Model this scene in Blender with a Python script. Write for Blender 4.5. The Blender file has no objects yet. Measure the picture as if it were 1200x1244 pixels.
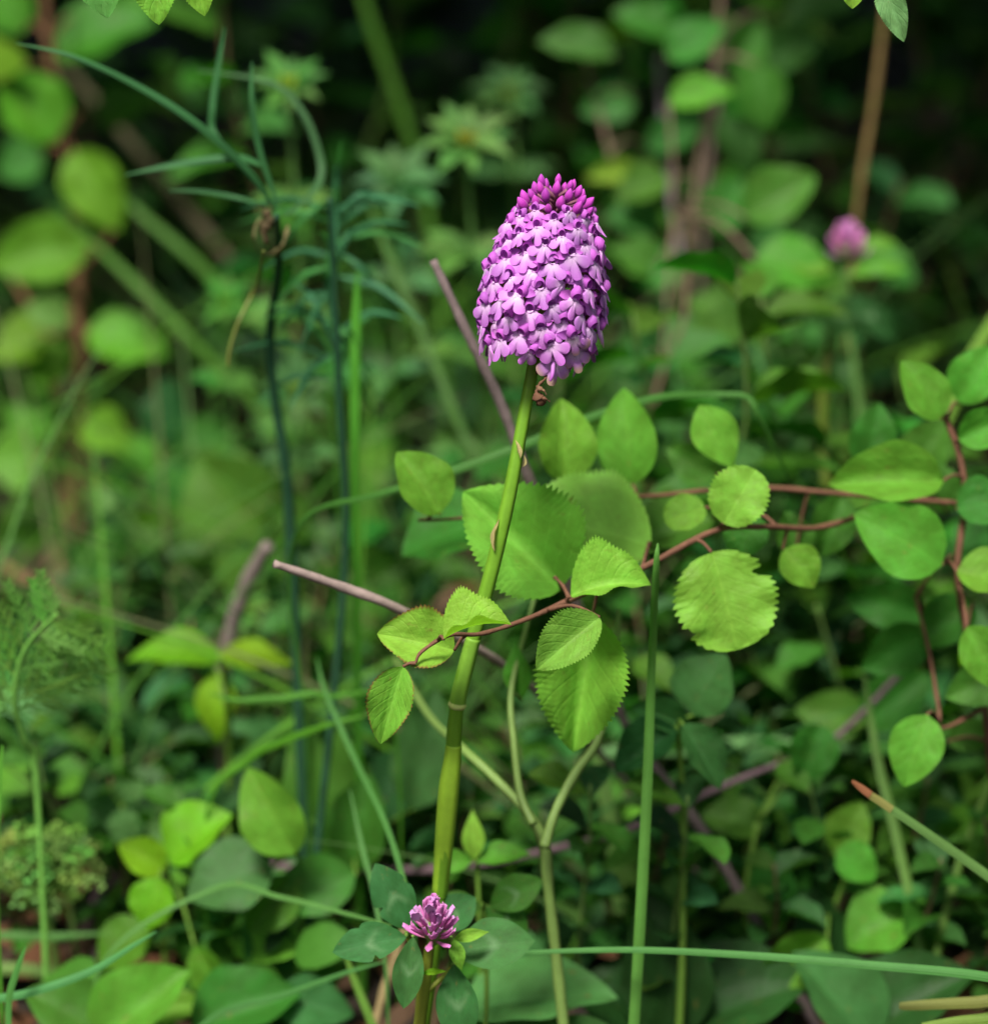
import bpy, math, random
from mathutils import Vector, Matrix, noise

# ------------------------------------------------------------------ camera, sky, sun, exposure
scn = bpy.context.scene
COL = scn.collection
PITCH = math.radians(18.0)
FWD = Vector((0, math.cos(PITCH), -math.sin(PITCH)))
RIGHT = Vector((1, 0, 0))
UPV = Vector((0, math.sin(PITCH), math.cos(PITCH)))
AIM = Vector((0, 0, 0.238))
CAM = AIM - FWD * 1.0
cd = bpy.data.cameras.new('camera')
cam = bpy.data.objects.new('camera', cd)
COL.objects.link(cam)
cam.matrix_world = Matrix((
    (RIGHT.x, UPV.x, -FWD.x, CAM.x), (RIGHT.y, UPV.y, -FWD.y, CAM.y),
    (RIGHT.z, UPV.z, -FWD.z, CAM.z), (0, 0, 0, 1)))
cd.sensor_fit = 'HORIZONTAL'
cd.sensor_width = 36
cd.lens = 120
cd.clip_start = 0.02
cd.clip_end = 200
cd.dof.use_dof = True
cd.dof.focus_distance = 0.985
cd.dof.aperture_fstop = 6.2
cd.dof.aperture_blades = 9
scn.camera = cam

SUN_EL, SUN_ROT = math.radians(62), math.radians(205)
w = bpy.data.worlds.new('World')
scn.world = w
w.use_nodes = True
nt = w.node_tree
bg = nt.nodes['Background']
sky = nt.nodes.new('ShaderNodeTexSky')
sky.sky_type = 'NISHITA'
sky.sun_disc = False
sky.sun_elevation = SUN_EL
sky.sun_rotation = SUN_ROT
sky.air_density = 1.0
sky.dust_density = 6.0
sky.ozone_density = 0.6
nt.links.new(sky.outputs[0], bg.inputs[0])
bg.inputs[1].default_value = 0.055

sl = bpy.data.lights.new('sun', 'SUN')
sl.energy = 3.3
sl.angle = math.radians(15)
sl.color = (1.0, 0.95, 0.86)
sun = bpy.data.objects.new('sun', sl)
COL.objects.link(sun)
sdir = Vector((math.sin(SUN_ROT) * math.cos(SUN_EL), math.cos(SUN_ROT) * math.cos(SUN_EL), math.sin(SUN_EL)))
sun.rotation_euler = sdir.to_track_quat('Z', 'Y').to_euler()
sun.location = (0, 0, 5)

vs = scn.view_settings
vs.view_transform = 'Standard'
vs.look = 'None'
vs.exposure = 1.15
vs.gamma = 1.0
scn.render.engine = 'CYCLES'
scn.cycles.use_denoising = True
scn.cycles.max_bounces = 7
scn.cycles.diffuse_bounces = 4
scn.cycles.glossy_bounces = 2
scn.cycles.transmission_bounces = 4
scn.cycles.caustics_reflective = False
scn.cycles.caustics_refractive = False

R = random.Random(7)


def P(px, py, d=1.0):
    """a point of the place, read off the photograph at distance d along the view"""
    k = 0.00025 * d
    return CAM + FWD * d + RIGHT * ((px - 600) * k) + UPV * ((622 - py) * k)


def ground_below(p, dx=0.0, dy=0.0):
    return Vector((p.x + dx, p.y + dy, -0.012))


# ------------------------------------------------------------------ materials
def new_mat(name):
    m = bpy.data.materials.new(name)
    m.use_nodes = True
    n = m.node_tree
    n.nodes.clear()
    out = n.nodes.new('ShaderNodeOutputMaterial')
    return m, n, out


def nd(n, kind, **kw):
    x = n.nodes.new(kind)
    for k, v in kw.items():
        if k in x.bl_rna.properties:
            setattr(x, k, v)
    return x


def mth(n, op, a, b=None, c=None, clamp=False):
    x = n.nodes.new('ShaderNodeMath')
    x.operation = op
    x.use_clamp = clamp
    for i, v in enumerate((a, b, c)):
        if v is None:
            continue
        if isinstance(v, (int, float)):
            x.inputs[i].default_value = v
        else:
            n.links.new(v, x.inputs[i])
    return x.outputs[0]


def mixc(n, fac, a, b, mode='MIX'):
    x = n.nodes.new('ShaderNodeMix')
    x.data_type = 'RGBA'
    x.blend_type = mode
    for sock, v in ((x.inputs[0], fac), (x.inputs[6], a), (x.inputs[7], b)):
        if isinstance(v, (int, float)):
            sock.default_value = v
        elif isinstance(v, tuple):
            sock.default_value = v if len(v) == 4 else (*v, 1)
        else:
            n.links.new(v, sock)
    return x.outputs[2]


def leaf_material(name, veins=8, slant=3.0, vein_amt=0.45, bump=0.3, trans=0.40, rough=0.50, chevron=False, edge_red=False):
    m, n, out = new_mat(name)
    L = n.links.new
    oi = nd(n, 'ShaderNodeObjectInfo')
    uv = nd(n, 'ShaderNodeUVMap')
    sep = nd(n, 'ShaderNodeSeparateXYZ')
    L(uv.outputs[0], sep.inputs[0])
    t, v = sep.outputs[0], sep.outputs[1]
    s = mth(n, 'ABSOLUTE', mth(n, 'MULTIPLY_ADD', v, 2.0, -1.0))
    # vein lines
    ph = mth(n, 'FRACT', mth(n, 'ADD', mth(n, 'MULTIPLY_ADD', t, float(veins), 10.0), mth(n, 'MULTIPLY', s, -slant)))
    lat = mth(n, 'SUBTRACT', 1.0, mth(n, 'MULTIPLY', mth(n, 'ABSOLUTE', mth(n, 'SUBTRACT', ph, 0.5)), 9.0), clamp=True)
    mid = mth(n, 'SUBTRACT', 1.0, mth(n, 'MULTIPLY', s, 14.0), clamp=True)
    vein = mth(n, 'MAXIMUM', mth(n, 'MULTIPLY', lat, 0.6), mid)
    tc = nd(n, 'ShaderNodeTexCoord')
    no = nd(n, 'ShaderNodeTexNoise')
    no.inputs['Scale'].default_value = 5.0
    no.inputs['Detail'].default_value = 5.0
    no.inputs['Roughness'].default_value = 0.65
    add = nd(n, 'ShaderNodeVectorMath')
    add.operation = 'ADD'
    L(tc.outputs['Object'], add.inputs[0])
    cmb = nd(n, 'ShaderNodeCombineXYZ')
    L(mth(n, 'MULTIPLY', oi.outputs['Random'], 37.0), cmb.inputs[0])
    L(cmb.outputs[0], add.inputs[1])
    L(add.outputs[0], no.inputs['Vector'])
    hs = nd(n, 'ShaderNodeHueSaturation')
    L(oi.outputs['Color'], hs.inputs['Color'])
    L(mth(n, 'ADD', mth(n, 'MULTIPLY_ADD', oi.outputs['Random'], 0.035, 0.47), mth(n, 'MULTIPLY', no.outputs[0], 0.03)), hs.inputs['Hue'])
    L(mth(n, 'MULTIPLY_ADD', no.outputs[0], 1.0, 0.50), hs.inputs['Value'])
    base = hs.outputs[0]
    light = mixc(n, 1.0, base, (1.5, 1.35, 1.6), 'MULTIPLY')
    col = mixc(n, mth(n, 'MULTIPLY', vein, vein_amt), base, light)
    if chevron:
        d = mth(n, 'ABSOLUTE', mth(n, 'SUBTRACT', mth(n, 'ADD', mth(n, 'ADD', t, mth(n, 'MULTIPLY', mth(n, 'POWER', s, 1.5), 0.30)), mth(n, 'MULTIPLY_ADD', no.outputs[0], 0.16, -0.08)), 0.50))
        ch = mth(n, 'SUBTRACT', 1.0, mth(n, 'MULTIPLY', d, 11.0), clamp=True)
        ch = mth(n, 'MULTIPLY', ch, mth(n, 'SUBTRACT', 0.85, s, clamp=True))
        col = mixc(n, mth(n, 'MULTIPLY', ch, 0.75), col, (0.16, 0.30, 0.14))
    if edge_red:
        e = mth(n, 'MULTIPLY', mth(n, 'SUBTRACT', s, 0.88, clamp=True), 8.0, clamp=True)
        e = mth(n, 'MULTIPLY', e, mth(n, 'GREATER_THAN', no.outputs[0], 0.45))
        col = mixc(n, e, col, (0.20, 0.06, 0.035))
    sp = nd(n, 'ShaderNodeTexNoise')
    sp.inputs['Scale'].default_value = 9.0
    sp.inputs['Detail'].default_value = 3.0
    L(add.outputs[0], sp.inputs['Vector'])
    spot = mth(n, 'MULTIPLY', mth(n, 'SUBTRACT', sp.outputs[0], 0.66, clamp=True), 9.0, clamp=True)
    col = mixc(n, mth(n, 'MULTIPLY', spot, 0.55), col, (0.20, 0.15, 0.04))
    bs = nd(n, 'ShaderNodeBsdfPrincipled')
    L(col, bs.inputs['Base Color'])
    L(mth(n, 'MULTIPLY_ADD', no.outputs[0], 0.3, rough - 0.15), bs.inputs['Roughness'])
    bs.inputs['Specular IOR Level'].default_value = 0.16
    bp = nd(n, 'ShaderNodeBump')
    bp.inputs['Strength'].default_value = bump
    bp.inputs['Distance'].default_value = 0.0012
    L(mth(n, 'MULTIPLY_ADD', vein, -0.22, no.outputs[0]), bp.inputs['Height'])
    L(bp.outputs[0], bs.inputs['Normal'])
    tr = nd(n, 'ShaderNodeBsdfTranslucent')
    L(mixc(n, 1.0, col, (1.15, 1.4, 0.45), 'MULTIPLY'), tr.inputs[0])
    mx = nd(n, 'ShaderNodeMixShader')
    mx.inputs[0].default_value = trans
    L(bs.outputs[0], mx.inputs[1])
    L(tr.outputs[0], mx.inputs[2])
    L(mx.outputs[0], out.inputs[0])
    return m


def plain_material(name, scale=60, var=0.5, rough=0.55, bump=0.3, trans=0.0, attr=False, stripe=0.0, dist=0.001):
    m, n, out = new_mat(name)
    L = n.links.new
    if attr:
        a = nd(n, 'ShaderNodeVertexColor')
        a.layer_name = 'tint'
        base = a.outputs[0]
    else:
        base = nd(n, 'ShaderNodeObjectInfo').outputs['Color']
    tc = nd(n, 'ShaderNodeTexCoord')
    no = nd(n, 'ShaderNodeTexNoise')
    no.inputs['Scale'].default_value = scale
    no.inputs['Detail'].default_value = 6
    no.inputs['Roughness'].default_value = 0.7
    L(tc.outputs['Object'], no.inputs['Vector'])
    hs = nd(n, 'ShaderNodeHueSaturation')
    L(base, hs.inputs['Color'])
    L(mth(n, 'MULTIPLY_ADD', no.outputs[0], var * 2, 1 - var), hs.inputs['Value'])
    h = no.outputs[0]
    if stripe:
        uv = nd(n, 'ShaderNodeUVMap')
        sep = nd(n, 'ShaderNodeSeparateXYZ')
        L(uv.outputs[0], sep.inputs[0])
        st = mth(n, 'SINE', mth(n, 'MULTIPLY', sep.outputs[1], stripe * 6.283))
        h = mth(n, 'MULTIPLY_ADD', st, 0.35, no.outputs[0])
        col = mixc(n, mth(n, 'MULTIPLY_ADD', st, 0.12, 0.12), hs.outputs[0], mixc(n, 1.0, hs.outputs[0], (1.35, 1.3, 1.15), 'MULTIPLY'))
    else:
        col = hs.outputs[0]
    bs = nd(n, 'ShaderNodeBsdfPrincipled')
    L(col, bs.inputs['Base Color'])
    bs.inputs['Roughness'].default_value = rough
    bs.inputs['Specular IOR Level'].default_value = 0.14
    bp = nd(n, 'ShaderNodeBump')
    bp.inputs['Strength'].default_value = bump
    bp.inputs['Distance'].default_value = dist
    L(h, bp.inputs['Height'])
    L(bp.outputs[0], bs.inputs['Normal'])
    if trans:
        tr = nd(n, 'ShaderNodeBsdfTranslucent')
        L(mixc(n, 1.0, col, (1.1, 1.35, 0.5), 'MULTIPLY'), tr.inputs[0])
        mx = nd(n, 'ShaderNodeMixShader')
        mx.inputs[0].default_value = trans
        L(bs.outputs[0], mx.inputs[1])
        L(tr.outputs[0], mx.inputs[2])
        L(mx.outputs[0], out.inputs[0])
    else:
        L(bs.outputs[0], out.inputs[0])
    return m


def petal_material(name, inner, mid, rim, trans=0.3, wither=False):
    """petal: pigment runs from the pale throat (u=0) to the rim (u=1)"""
    m, n, out = new_mat(name)
    L = n.links.new
    uv = nd(n, 'ShaderNodeUVMap')
    sep = nd(n, 'ShaderNodeSeparateXYZ')
    L(uv.outputs[0], sep.inputs[0])
    oi = nd(n, 'ShaderNodeObjectInfo')
    tc = nd(n, 'ShaderNodeTexCoord')
    no = nd(n, 'ShaderNodeTexNoise')
    no.inputs['Scale'].default_value = 420
    no.inputs['Detail'].default_value = 4
    L(tc.outputs['Object'], no.inputs['Vector'])
    rp = nd(n, 'ShaderNodeValToRGB')
    u = mth(n, 'ADD', sep.outputs[0], mth(n, 'MULTIPLY_ADD', no.outputs[0], 0.24, -0.12))
    L(u, rp.inputs[0])
    e = rp.color_ramp.elements
    e[0].position, e[0].color = 0.16, (*inner, 1)
    e[1].position, e[1].color = 1.0, (*rim, 1)
    x = e.new(0.5)
    x.color = (*mid, 1)
    hs = nd(n, 'ShaderNodeHueSaturation')
    L(rp.outputs[0], hs.inputs['Color'])
    L(mth(n, 'MULTIPLY_ADD', oi.outputs['Random'], 0.025, 0.488), hs.inputs['Hue'])
    L(mth(n, 'MULTIPLY_ADD', oi.outputs['Random'], 0.3, 0.85), hs.inputs['Value'])
    col = hs.outputs[0]
    if wither:
        k = mth(n, 'MULTIPLY', mth(n, 'SUBTRACT', mth(n, 'MULTIPLY_ADD', no.outputs[0], 0.8, sep.outputs[0]), 1.0, clamp=True), 4.0, clamp=True)
        col = mixc(n, k, col, (0.40, 0.26, 0.20))
    bs = nd(n, 'ShaderNodeBsdfPrincipled')
    L(col, bs.inputs['Base Color'])
    bs.inputs['Roughness'].default_value = 0.55
    bs.inputs['Specular IOR Level'].default_value = 0.3
    bs.inputs['Sheen Weight'].default_value = 0.15
    bp = nd(n, 'ShaderNodeBump')
    bp.inputs['Strength'].default_value = 0.25
    bp.inputs['Distance'].default_value = 0.0004
    L(no.outputs[0], bp.inputs['Height'])
    L(bp.outputs[0], bs.inputs['Normal'])
    tr = nd(n, 'ShaderNodeBsdfTranslucent')
    L(col, tr.inputs[0])
    mx = nd(n, 'ShaderNodeMixShader')
    mx.inputs[0].default_value = trans
    L(bs.outputs[0], mx.inputs[1])
    L(tr.outputs[0], mx.inputs[2])
    L(mx.outputs[0], out.inputs[0])
    return m


MAT = dict(
    leaf=leaf_material('leaf_toothed', 7, 2.4, 0.35, 0.6, edge_red=False),
    leaf_red=leaf_material('leaf_red_edged', 7, 2.4, 0.35, 0.6, edge_red=True),
    smooth=leaf_material('leaf_smooth', 6, 2.0, 0.40, 0.6, trans=0.40),
    clover=leaf_material('leaf_clover', 16, 5.0, 0.22, 0.25, rough=0.6, chevron=True),
    blade=plain_material('grass_blade', 90, 0.25, 0.5, 0.25, trans=0.3, stripe=4.0, dist=0.0005),
    stem=plain_material('green_stem', 160, 0.28, 0.45, 0.3, stripe=5.0, dist=0.0005),
    bark=plain_material('twig_bark', 260, 0.55, 0.75, 0.7, dist=0.0008),
    dry=plain_material('dry_tissue', 300, 0.5, 0.7, 0.5, trans=0.2, dist=0.0006),
    mass=plain_material('mixed_foliage', 120, 0.35, 0.55, 0.3, trans=0.3, attr=True),
    litter=plain_material('dead_leaves', 180, 0.5, 0.8, 0.5, attr=True),
    lip=petal_material('orchid_lip', (0.67, 0.44, 0.73), (0.565, 0.225, 0.66), (0.50, 0.135, 0.59), 0.30),
    lip_old=petal_material('orchid_lip_withering', (0.74, 0.55, 0.74), (0.50, 0.22, 0.60), (0.40, 0.12, 0.48), 0.25, wither=True),
    hood=petal_material('orchid_hood', (0.56, 0.22, 0.63), (0.50, 0.13, 0.57), (0.46, 0.09, 0.52), 0.3),
    bud=petal_material('orchid_bud', (0.32, 0.03, 0.30), (0.36, 0.02, 0.34), (0.46, 0.05, 0.46), 0.15),
    clover_pink=petal_material('clover_floret', (0.62, 0.28, 0.34), (0.60, 0.14, 0.45), (0.66, 0.24, 0.58), 0.3),
    clover_pale=petal_material('clover_floret_pale', (0.80, 0.66, 0.80), (0.78, 0.56, 0.80), (0.62, 0.26, 0.62), 0.25),
)


# ------------------------------------------------------------------ mesh helpers
def mesh_from(name, verts, faces, mat, uvs=None, cols=None):
    me = bpy.data.meshes.new(name)
    me.from_pydata(verts, [], faces)
    me.polygons.foreach_set('use_smooth', [True] * len(me.polygons))
    if uvs is not None:
        lay = me.uv_layers.new(name='UVMap')
        idx = [0] * len(me.loops)
        me.loops.foreach_get('vertex_index', idx)
        flat = []
        for i in idx:
            flat.extend(uvs[i])
        lay.data.foreach_set('uv', flat)
    if cols is not None:
        a = me.color_attributes.new('tint', 'FLOAT_COLOR', 'POINT')
        flat = []
        for c in cols:
            flat.extend((c[0], c[1], c[2], 1.0))
        a.data.foreach_set('color', flat)
    me.materials.append(mat)
    me.update()
    return me


def obj(name, me, parent=None, matrix=None, color=None):
    o = bpy.data.objects.new(name, me)
    COL.objects.link(o)
    if parent is not None:
        o.parent = parent
    if matrix is not None:
        o.matrix_basis = matrix
    if color is not None:
        o.color = (color[0], color[1], color[2], 1.0)
    return o


def tag(o, label, cat, group=None, kind=None):
    o['label'] = label
    o['category'] = cat
    if group:
        o['group'] = group
    if kind:
        o['kind'] = kind
    return o


def thing(name, label, cat, loc, group=None):
    o = bpy.data.objects.new(name, None)
    COL.objects.link(o)
    o.location = loc
    o.empty_display_size = 0.01
    return tag(o, label, cat, group)


def spline(pts, n=8):
    """Catmull-Rom through tuples of any length"""
    out = []
    m = len(pts)
    for i in range(m - 1):
        p0, p1, p2, p3 = pts[max(i - 1, 0)], pts[i], pts[i + 1], pts[min(i + 2, m - 1)]
        for k in range(n):
            t = k / n
            out.append(tuple(0.5 * (2 * b + (c - a) * t + (2 * a - 5 * b + 4 * c - d) * t * t + (3 * b - a - 3 * c + d) * t ** 3)
                             for a, b, c, d in zip(p0, p1, p2, p3)))
    out.append(tuple(pts[-1]))
    return out


def frames(pts, hint=None):
    res = []
    side = None
    for i, p in enumerate(pts):
        a = pts[min(i + 1, len(pts) - 1)] - pts[max(i - 1, 0)]
        if a.length < 1e-9:
            a = Vector((0, 0, 1))
        a.normalize()
        if side is None:
            h = hint or (Vector((1, 0, 0)) if abs(a.x) < 0.8 else Vector((0, 1, 0)))
            side = (h - a * h.dot(a)).normalized()
        else:
            side = (side - a * side.dot(a)).normalized()
        res.append((p, a, side, a.cross(side)))
    return res


def tube_mesh(name, pts, mat, sides=9, n=7, wob=0.0, seed=0):
    """pts: (x,y,z,radius) in local coordinates"""
    q = [tuple(p) for p in pts]
    q = spline(q, n) if n > 1 else q
    P3 = [Vector(p[:3]) for p in q]
    rad = [max(p[3], 1e-5) for p in q]
    rr = random.Random(seed)
    off = rr.uniform(0, 50)
    V, F, U = [], [], []
    for i, (p, a, s, b) in enumerate(frames(P3)):
        k = 1.0
        if wob:
            k += wob * noise.noise(Vector((off, i * 0.55, 0)))
        for j in range(sides):
            an = 2 * math.pi * j / sides
            V.append(p + (s * math.cos(an) + b * math.sin(an)) * rad[i] * k)
            U.append((i / len(P3), j / sides))
    N = len(P3)
    for i in range(N - 1):
        for j in range(sides):
            F.append((i * sides + j, i * sides + (j + 1) % sides, (i + 1) * sides + (j + 1) % sides, (i + 1) * sides + j))
    F.append(tuple(range(sides - 1, -1, -1)))
    F.append(tuple((N - 1) * sides + j for j in range(sides)))
    return mesh_from(name, V, F, mat, U)


def tube(name, parent, wpts, mat, color, sides=9, n=7, wob=0.0):
    """wpts: list of (Vector world, radius)"""
    o = parent.location
    me = tube_mesh(name, [(p.x - o.x, p.y - o.y, p.z - o.z, r) for p, r in wpts], mat, sides, n, wob, R.random())
    return obj(name, me, parent, None, color)


# leaf outlines: half-open width profile over t = 0..1, returns 0..1
def pr_ovate(t):
    return max(0.0, math.sin(math.pi * t ** 0.78)) ** 0.75
def pr_round(t):
    return math.sqrt(max(0.0, 1 - (2 * t - 1) ** 2)) ** 0.92
def pr_obovate(t):
    return max(0.0, math.sin(math.pi * t ** 1.25)) ** 0.8
def pr_lance(t):
    return max(0.0, math.sin(math.pi * t ** 0.8)) ** 1.15
def pr_point(t):
    return max(0.0, math.sin(math.pi * t ** 0.62)) ** 0.95 * (1 - 0.15 * t)
def pr_elliptic(t):
    return max(0.0, math.sin(math.pi * t)) ** 0.8


def leaf_mesh(name, prof, mat, nu=16, nv=3, serr=0.0, teeth=16, fold=0.15, arc=0.12, wav=0.03, quilt=0.0, veins=7, slant=2.4, seed=0, ratio=1.0, notch=()):
    """unit leaf: base at 0, tip at x=1, width 1 across y; ratio = width/length used for the relief"""
    rr = random.Random(seed)
    ox = rr.uniform(0, 99)
    V, F, U = [], [], []
    for i in range(nu + 1):
        t = i / nu
        w = max(prof(t), 0.012)
        tooth = 0.0
        if serr:
            ph = (t * teeth) % 1.0
            tooth = serr * (0.55 + 0.7 * abs(noise.noise(Vector((math.floor(t * teeth) * 0.73 + ox, seed, 0))))) * ((ph if ph < 0.8 else (1 - ph) * 4) - 0.4) * (1 if t < 0.97 else 0)
        for j in range(-nv, nv + 1):
            s = j / nv
            ww = w
            for nt_, ns_, nw_, dp in notch:          # bites: centre t, side, width, depth
                if s * ns_ > 0:
                    ww *= 1 - dp * math.exp(-((t - nt_) / nw_) ** 2) * abs(s)
            y = s * ww * 0.5 * (1 + tooth * abs(s) ** 5)
            e = noise.noise(Vector((t * 2.6 + ox, s * 1.6, seed))) * 1.0
            z = abs(y) * fold * 2 * ratio + arc * 4 * t * (1 - t) * 0.5 + wav * e * (0.25 + abs(s)) * min(1, 4 * t * (1.05 - t) * 1.5)
            z += wav * 0.6 * math.sin(t * 15 + seed * 1.7 + (2.0 if s > 0 else 0)) * abs(s) ** 2 * w
            if quilt:
                z += quilt * math.sin(2 * math.pi * (t * veins - abs(s) * slant)) * (1 - abs(abs(s) - 0.5) * 1.7) * w
            x = t + 0.01 * e
            V.append((x, y, z))
            U.append((t, (s + 1) / 2))
    W = 2 * nv + 1
    for i in range(nu):
        for j in range(2 * nv):
            F.append((i * W + j, (i + 1) * W + j, (i + 1) * W + j + 1, i * W + j + 1))
    return mesh_from(name, V, F, mat, U)


LM = {}
for k in range(4):
    LM['tooth', k] = leaf_mesh('toothed_leaf', pr_ovate, MAT['leaf'], 125, 5, 0.18, 25, 0.16 + 0.05 * k, 0.10, 0.045, 0.006, seed=k)
    LM['roundtooth', k] = leaf_mesh('round_toothed_leaf', pr_round, MAT['leaf'], 84, 6, 0.24, 13, 0.12, 0.08, 0.05, 0.010, seed=10 + k)
    LM['ovate', k] = leaf_mesh('ovate_leaf', pr_ovate, MAT['smooth'], 16, 3, 0, 1, 0.12 + 0.05 * k, 0.12, 0.04, seed=20 + k)
    LM['round', k] = leaf_mesh('round_leaf', pr_round, MAT['smooth'], 16, 3, 0, 1, 0.08 + 0.04 * k, 0.12, 0.05, seed=30 + k)
    LM['obovate', k] = leaf_mesh('obovate_leaf', pr_obovate, MAT['smooth'], 16, 3, 0, 1, 0.1 + 0.05 * k, 0.12, 0.04, seed=40 + k)
    LM['lance', k] = leaf_mesh('lance_leaf', pr_lance, MAT['smooth'], 14, 2, 0, 1, 0.25, 0.1 + 0.08 * k, 0.02, seed=50 + k, ratio=0.4)
    LM['point', k] = leaf_mesh('pointed_leaf', pr_point, MAT['smooth'], 16, 3, 0, 1, 0.14 + 0.05 * k, 0.10, 0.03, seed=60 + k)
    LM['clover', k] = leaf_mesh('clover_leaflet', pr_elliptic, MAT['clover'], 20, 4, 0, 1, 0.14, 0.10, 0.02, seed=70 + k, ratio=0.6,
                                notch=[(0.45, 1, 0.03, 0.35), (0.62, -1, 0.025, 0.3)] if k == 1 else ())

GREEN = dict(
    b=(0.175, 0.385, 0.040), m=(0.045, 0.152, 0.017), d=(0.019, 0.075, 0.015), y=(0.140, 0.315, 0.010),
    p=(0.090, 0.215, 0.055), g=(0.092, 0.262, 0.024), k=(0.009, 0.034, 0.008), t=(0.042, 0.145, 0.036), o=(0.085, 0.200, 0.014))


def leaf_matrix(base, tip, width, nrm, origin):
    x = tip - base
    L = x.length
    x.normalize()
    z = (nrm - x * nrm.dot(x)).normalized()
    y = z.cross(x)
    m = Matrix.Identity(4)
    for r in range(3):
        m[r][0] = x[r] * L
        m[r][1] = y[r] * width
        m[r][2] = z[r] * L
        m[r][3] = base[r] - origin[r]
    return m


def hero_leaf(plant, kind, cx, cy, L, W, ang, d, col, dd=0.0, face=0.65, side=0.0, name='leaf', mesh=None, jit=None):
    """leaf with its middle at photo point (cx,cy) and distance d; ang = direction base->tip, dd = tip further(+)/nearer(-)"""
    jit = jit if jit is not None else (0.16 if d < 1.06 else 0.30)
    a = math.radians(ang)
    d = min(d, 0.522 / (0.309 + 0.000238 * (cy + abs(math.sin(a)) * L / 2 - 622)) if cy > 800 else d)
    base = P(cx - math.cos(a) * L / 2, cy + math.sin(a) * L / 2, d - dd / 2)
    tip = P(cx + math.cos(a) * L / 2, cy - math.sin(a) * L / 2, d + dd / 2)
    n = (-FWD) * face + Vector((0, 0, 1)) * (1 - face) + RIGHT * side + Vector((R.uniform(-jit, jit), R.uniform(-jit, jit), R.uniform(-jit, jit)))
    x = (tip - base).normalized()
    z = (n - x * n.dot(x)).normalized()
    y = z.cross(x)
    proj = (y - FWD * y.dot(FWD)).length
    width = W * 0.00025 * d / max(0.55, proj)
    me = mesh or LM[kind, R.randrange(4)]
    c = GREEN[col] if isinstance(col, str) else col
    j = R.uniform(0.88, 1.12)
    o = obj(name, me, plant, leaf_matrix(base, tip, width, n, plant.location), tuple(v * j for v in c))
    return o, base


def nearest(polys, p):
    best, bd = None, 1e9
    for poly in polys:
        for q in poly:
            dl = (q - p).length
            if dl < bd:
                best, bd = q, dl
    return best


def plant(name, label, cat, stems, leaves, stem_col=(0.10, 0.2, 0.03), stem_mat='stem', group=None, petiole=0.0006, leafname='leaf', pcol=None, part='stem', ground=True):
    """stems: lists of (px,py,d,radius_px); leaves: hero_leaf rows. First stem's first point goes to the ground."""
    p0 = P(*stems[0][0][:3])
    base = ground_below(p0)
    root = thing(name, label, cat, base + Vector((0, 0, 0.012)), group)
    polys = []
    for i, st in enumerate(stems):
        pts = [(P(a[0], a[1], a[2]), a[3] * 0.00025 * a[2]) for a in st]
        if i == 0 and ground and pts[0][0].z > 0.0:
            g = ground_below(pts[0][0], R.uniform(-0.006, 0.006), R.uniform(-0.004, 0.01))
            pts.insert(0, (g, pts[0][1] * 1.15))
        tube(part, root, pts, MAT[stem_mat], stem_col, wob=0.25 if stem_mat == 'bark' else 0.12)
        dense = spline([tuple(p) + (r,) for p, r in pts], 24)
        polys.append([Vector(q[:3]) for q in dense])
    for lf in leaves:
        row, kw = (lf[:-1], lf[-1]) if isinstance(lf[-1], dict) else (lf, {})
        o, b = hero_leaf(root, *row, **kw)
        o.name = leafname
        q = nearest(polys, b)
        gap = (q - b).length
        if gap > 0.0015:
            m = (q + b) / 2 + Vector((0, 0, 0.12 * gap))
            inside = b + (o.matrix_world @ Vector((0.06, 0, 0)) - o.matrix_world @ Vector((0, 0, 0))) * 0
            tube('petiole', root, [(q, petiole * 1.3), (m, petiole), (inside, petiole * 0.9)], MAT['stem' if stem_mat != 'bark' else 'bark'], pcol or stem_col, 6, 4)
    return root


def blade_mesh(name, wpts, origin, hint=None, fold=0.35, mat=None, twist=0.0):
    """wpts: (Vector, halfwidth). V-folded strip"""
    q = spline([tuple(p) + (r,) for p, r in wpts], 9)
    P3 = [Vector(p[:3]) for p in q]
    V, F, U = [], [], []
    fr = frames(P3, hint)
    N = len(P3)
    nrm = (-FWD * 0.75 + Vector((0, 0, 0.3))).normalized()
    for i, (p, a, s, b) in enumerate(fr):
        s2 = nrm.cross(a)
        s2 = s2.normalized() if s2.length > 0.15 else s
        an = twist * i / N
        s2 = s2 * math.cos(an) + a.cross(s2) * math.sin(an)
        b2 = a.cross(s2)
        hw = max(q[i][3], 2e-5)
        for j in (-1, -0.5, 0, 0.5, 1):
            V.append(p + s2 * hw * j - b2 * hw * abs(j) * fold - origin)
            U.append((i / N, (j + 1) / 2))
    for i in range(N - 1):
        for j in range(4):
            F.append((i * 5 + j, i * 5 + j + 1, (i + 1) * 5 + j + 1, (i + 1) * 5 + j))
    return mesh_from(name, V, F, mat or MAT['blade'], U)


def grass_blade(label, pts, col_, name='grass_blade', cat='grass blade', group=None, drop=True, fold=0.35, hint=None, mat=None, twist=0.0, gdx=0.0, gdy=0.0):
    """pts from root to tip: (px,py,d,halfwidth_px); one blade, rooted in the ground"""
    wp = [(P(a[0], a[1], a[2]), a[3] * 0.00025 * a[2]) for a in pts]
    if drop and wp[0][0].z > 0:
        wp.insert(0, (ground_below(wp[0][0], gdx, gdy), wp[0][1] * 0.8))
    o = Vector(wp[0][0])
    o.z = 0
    me = blade_mesh(name, wp, o, hint or RIGHT, fold, mat, twist)
    b = obj(name, me, None, Matrix.Translation(o), (col_[0] * 0.9, col_[1] * 0.9, col_[2] * 0.62))
    return tag(b, label, cat, group)


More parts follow.
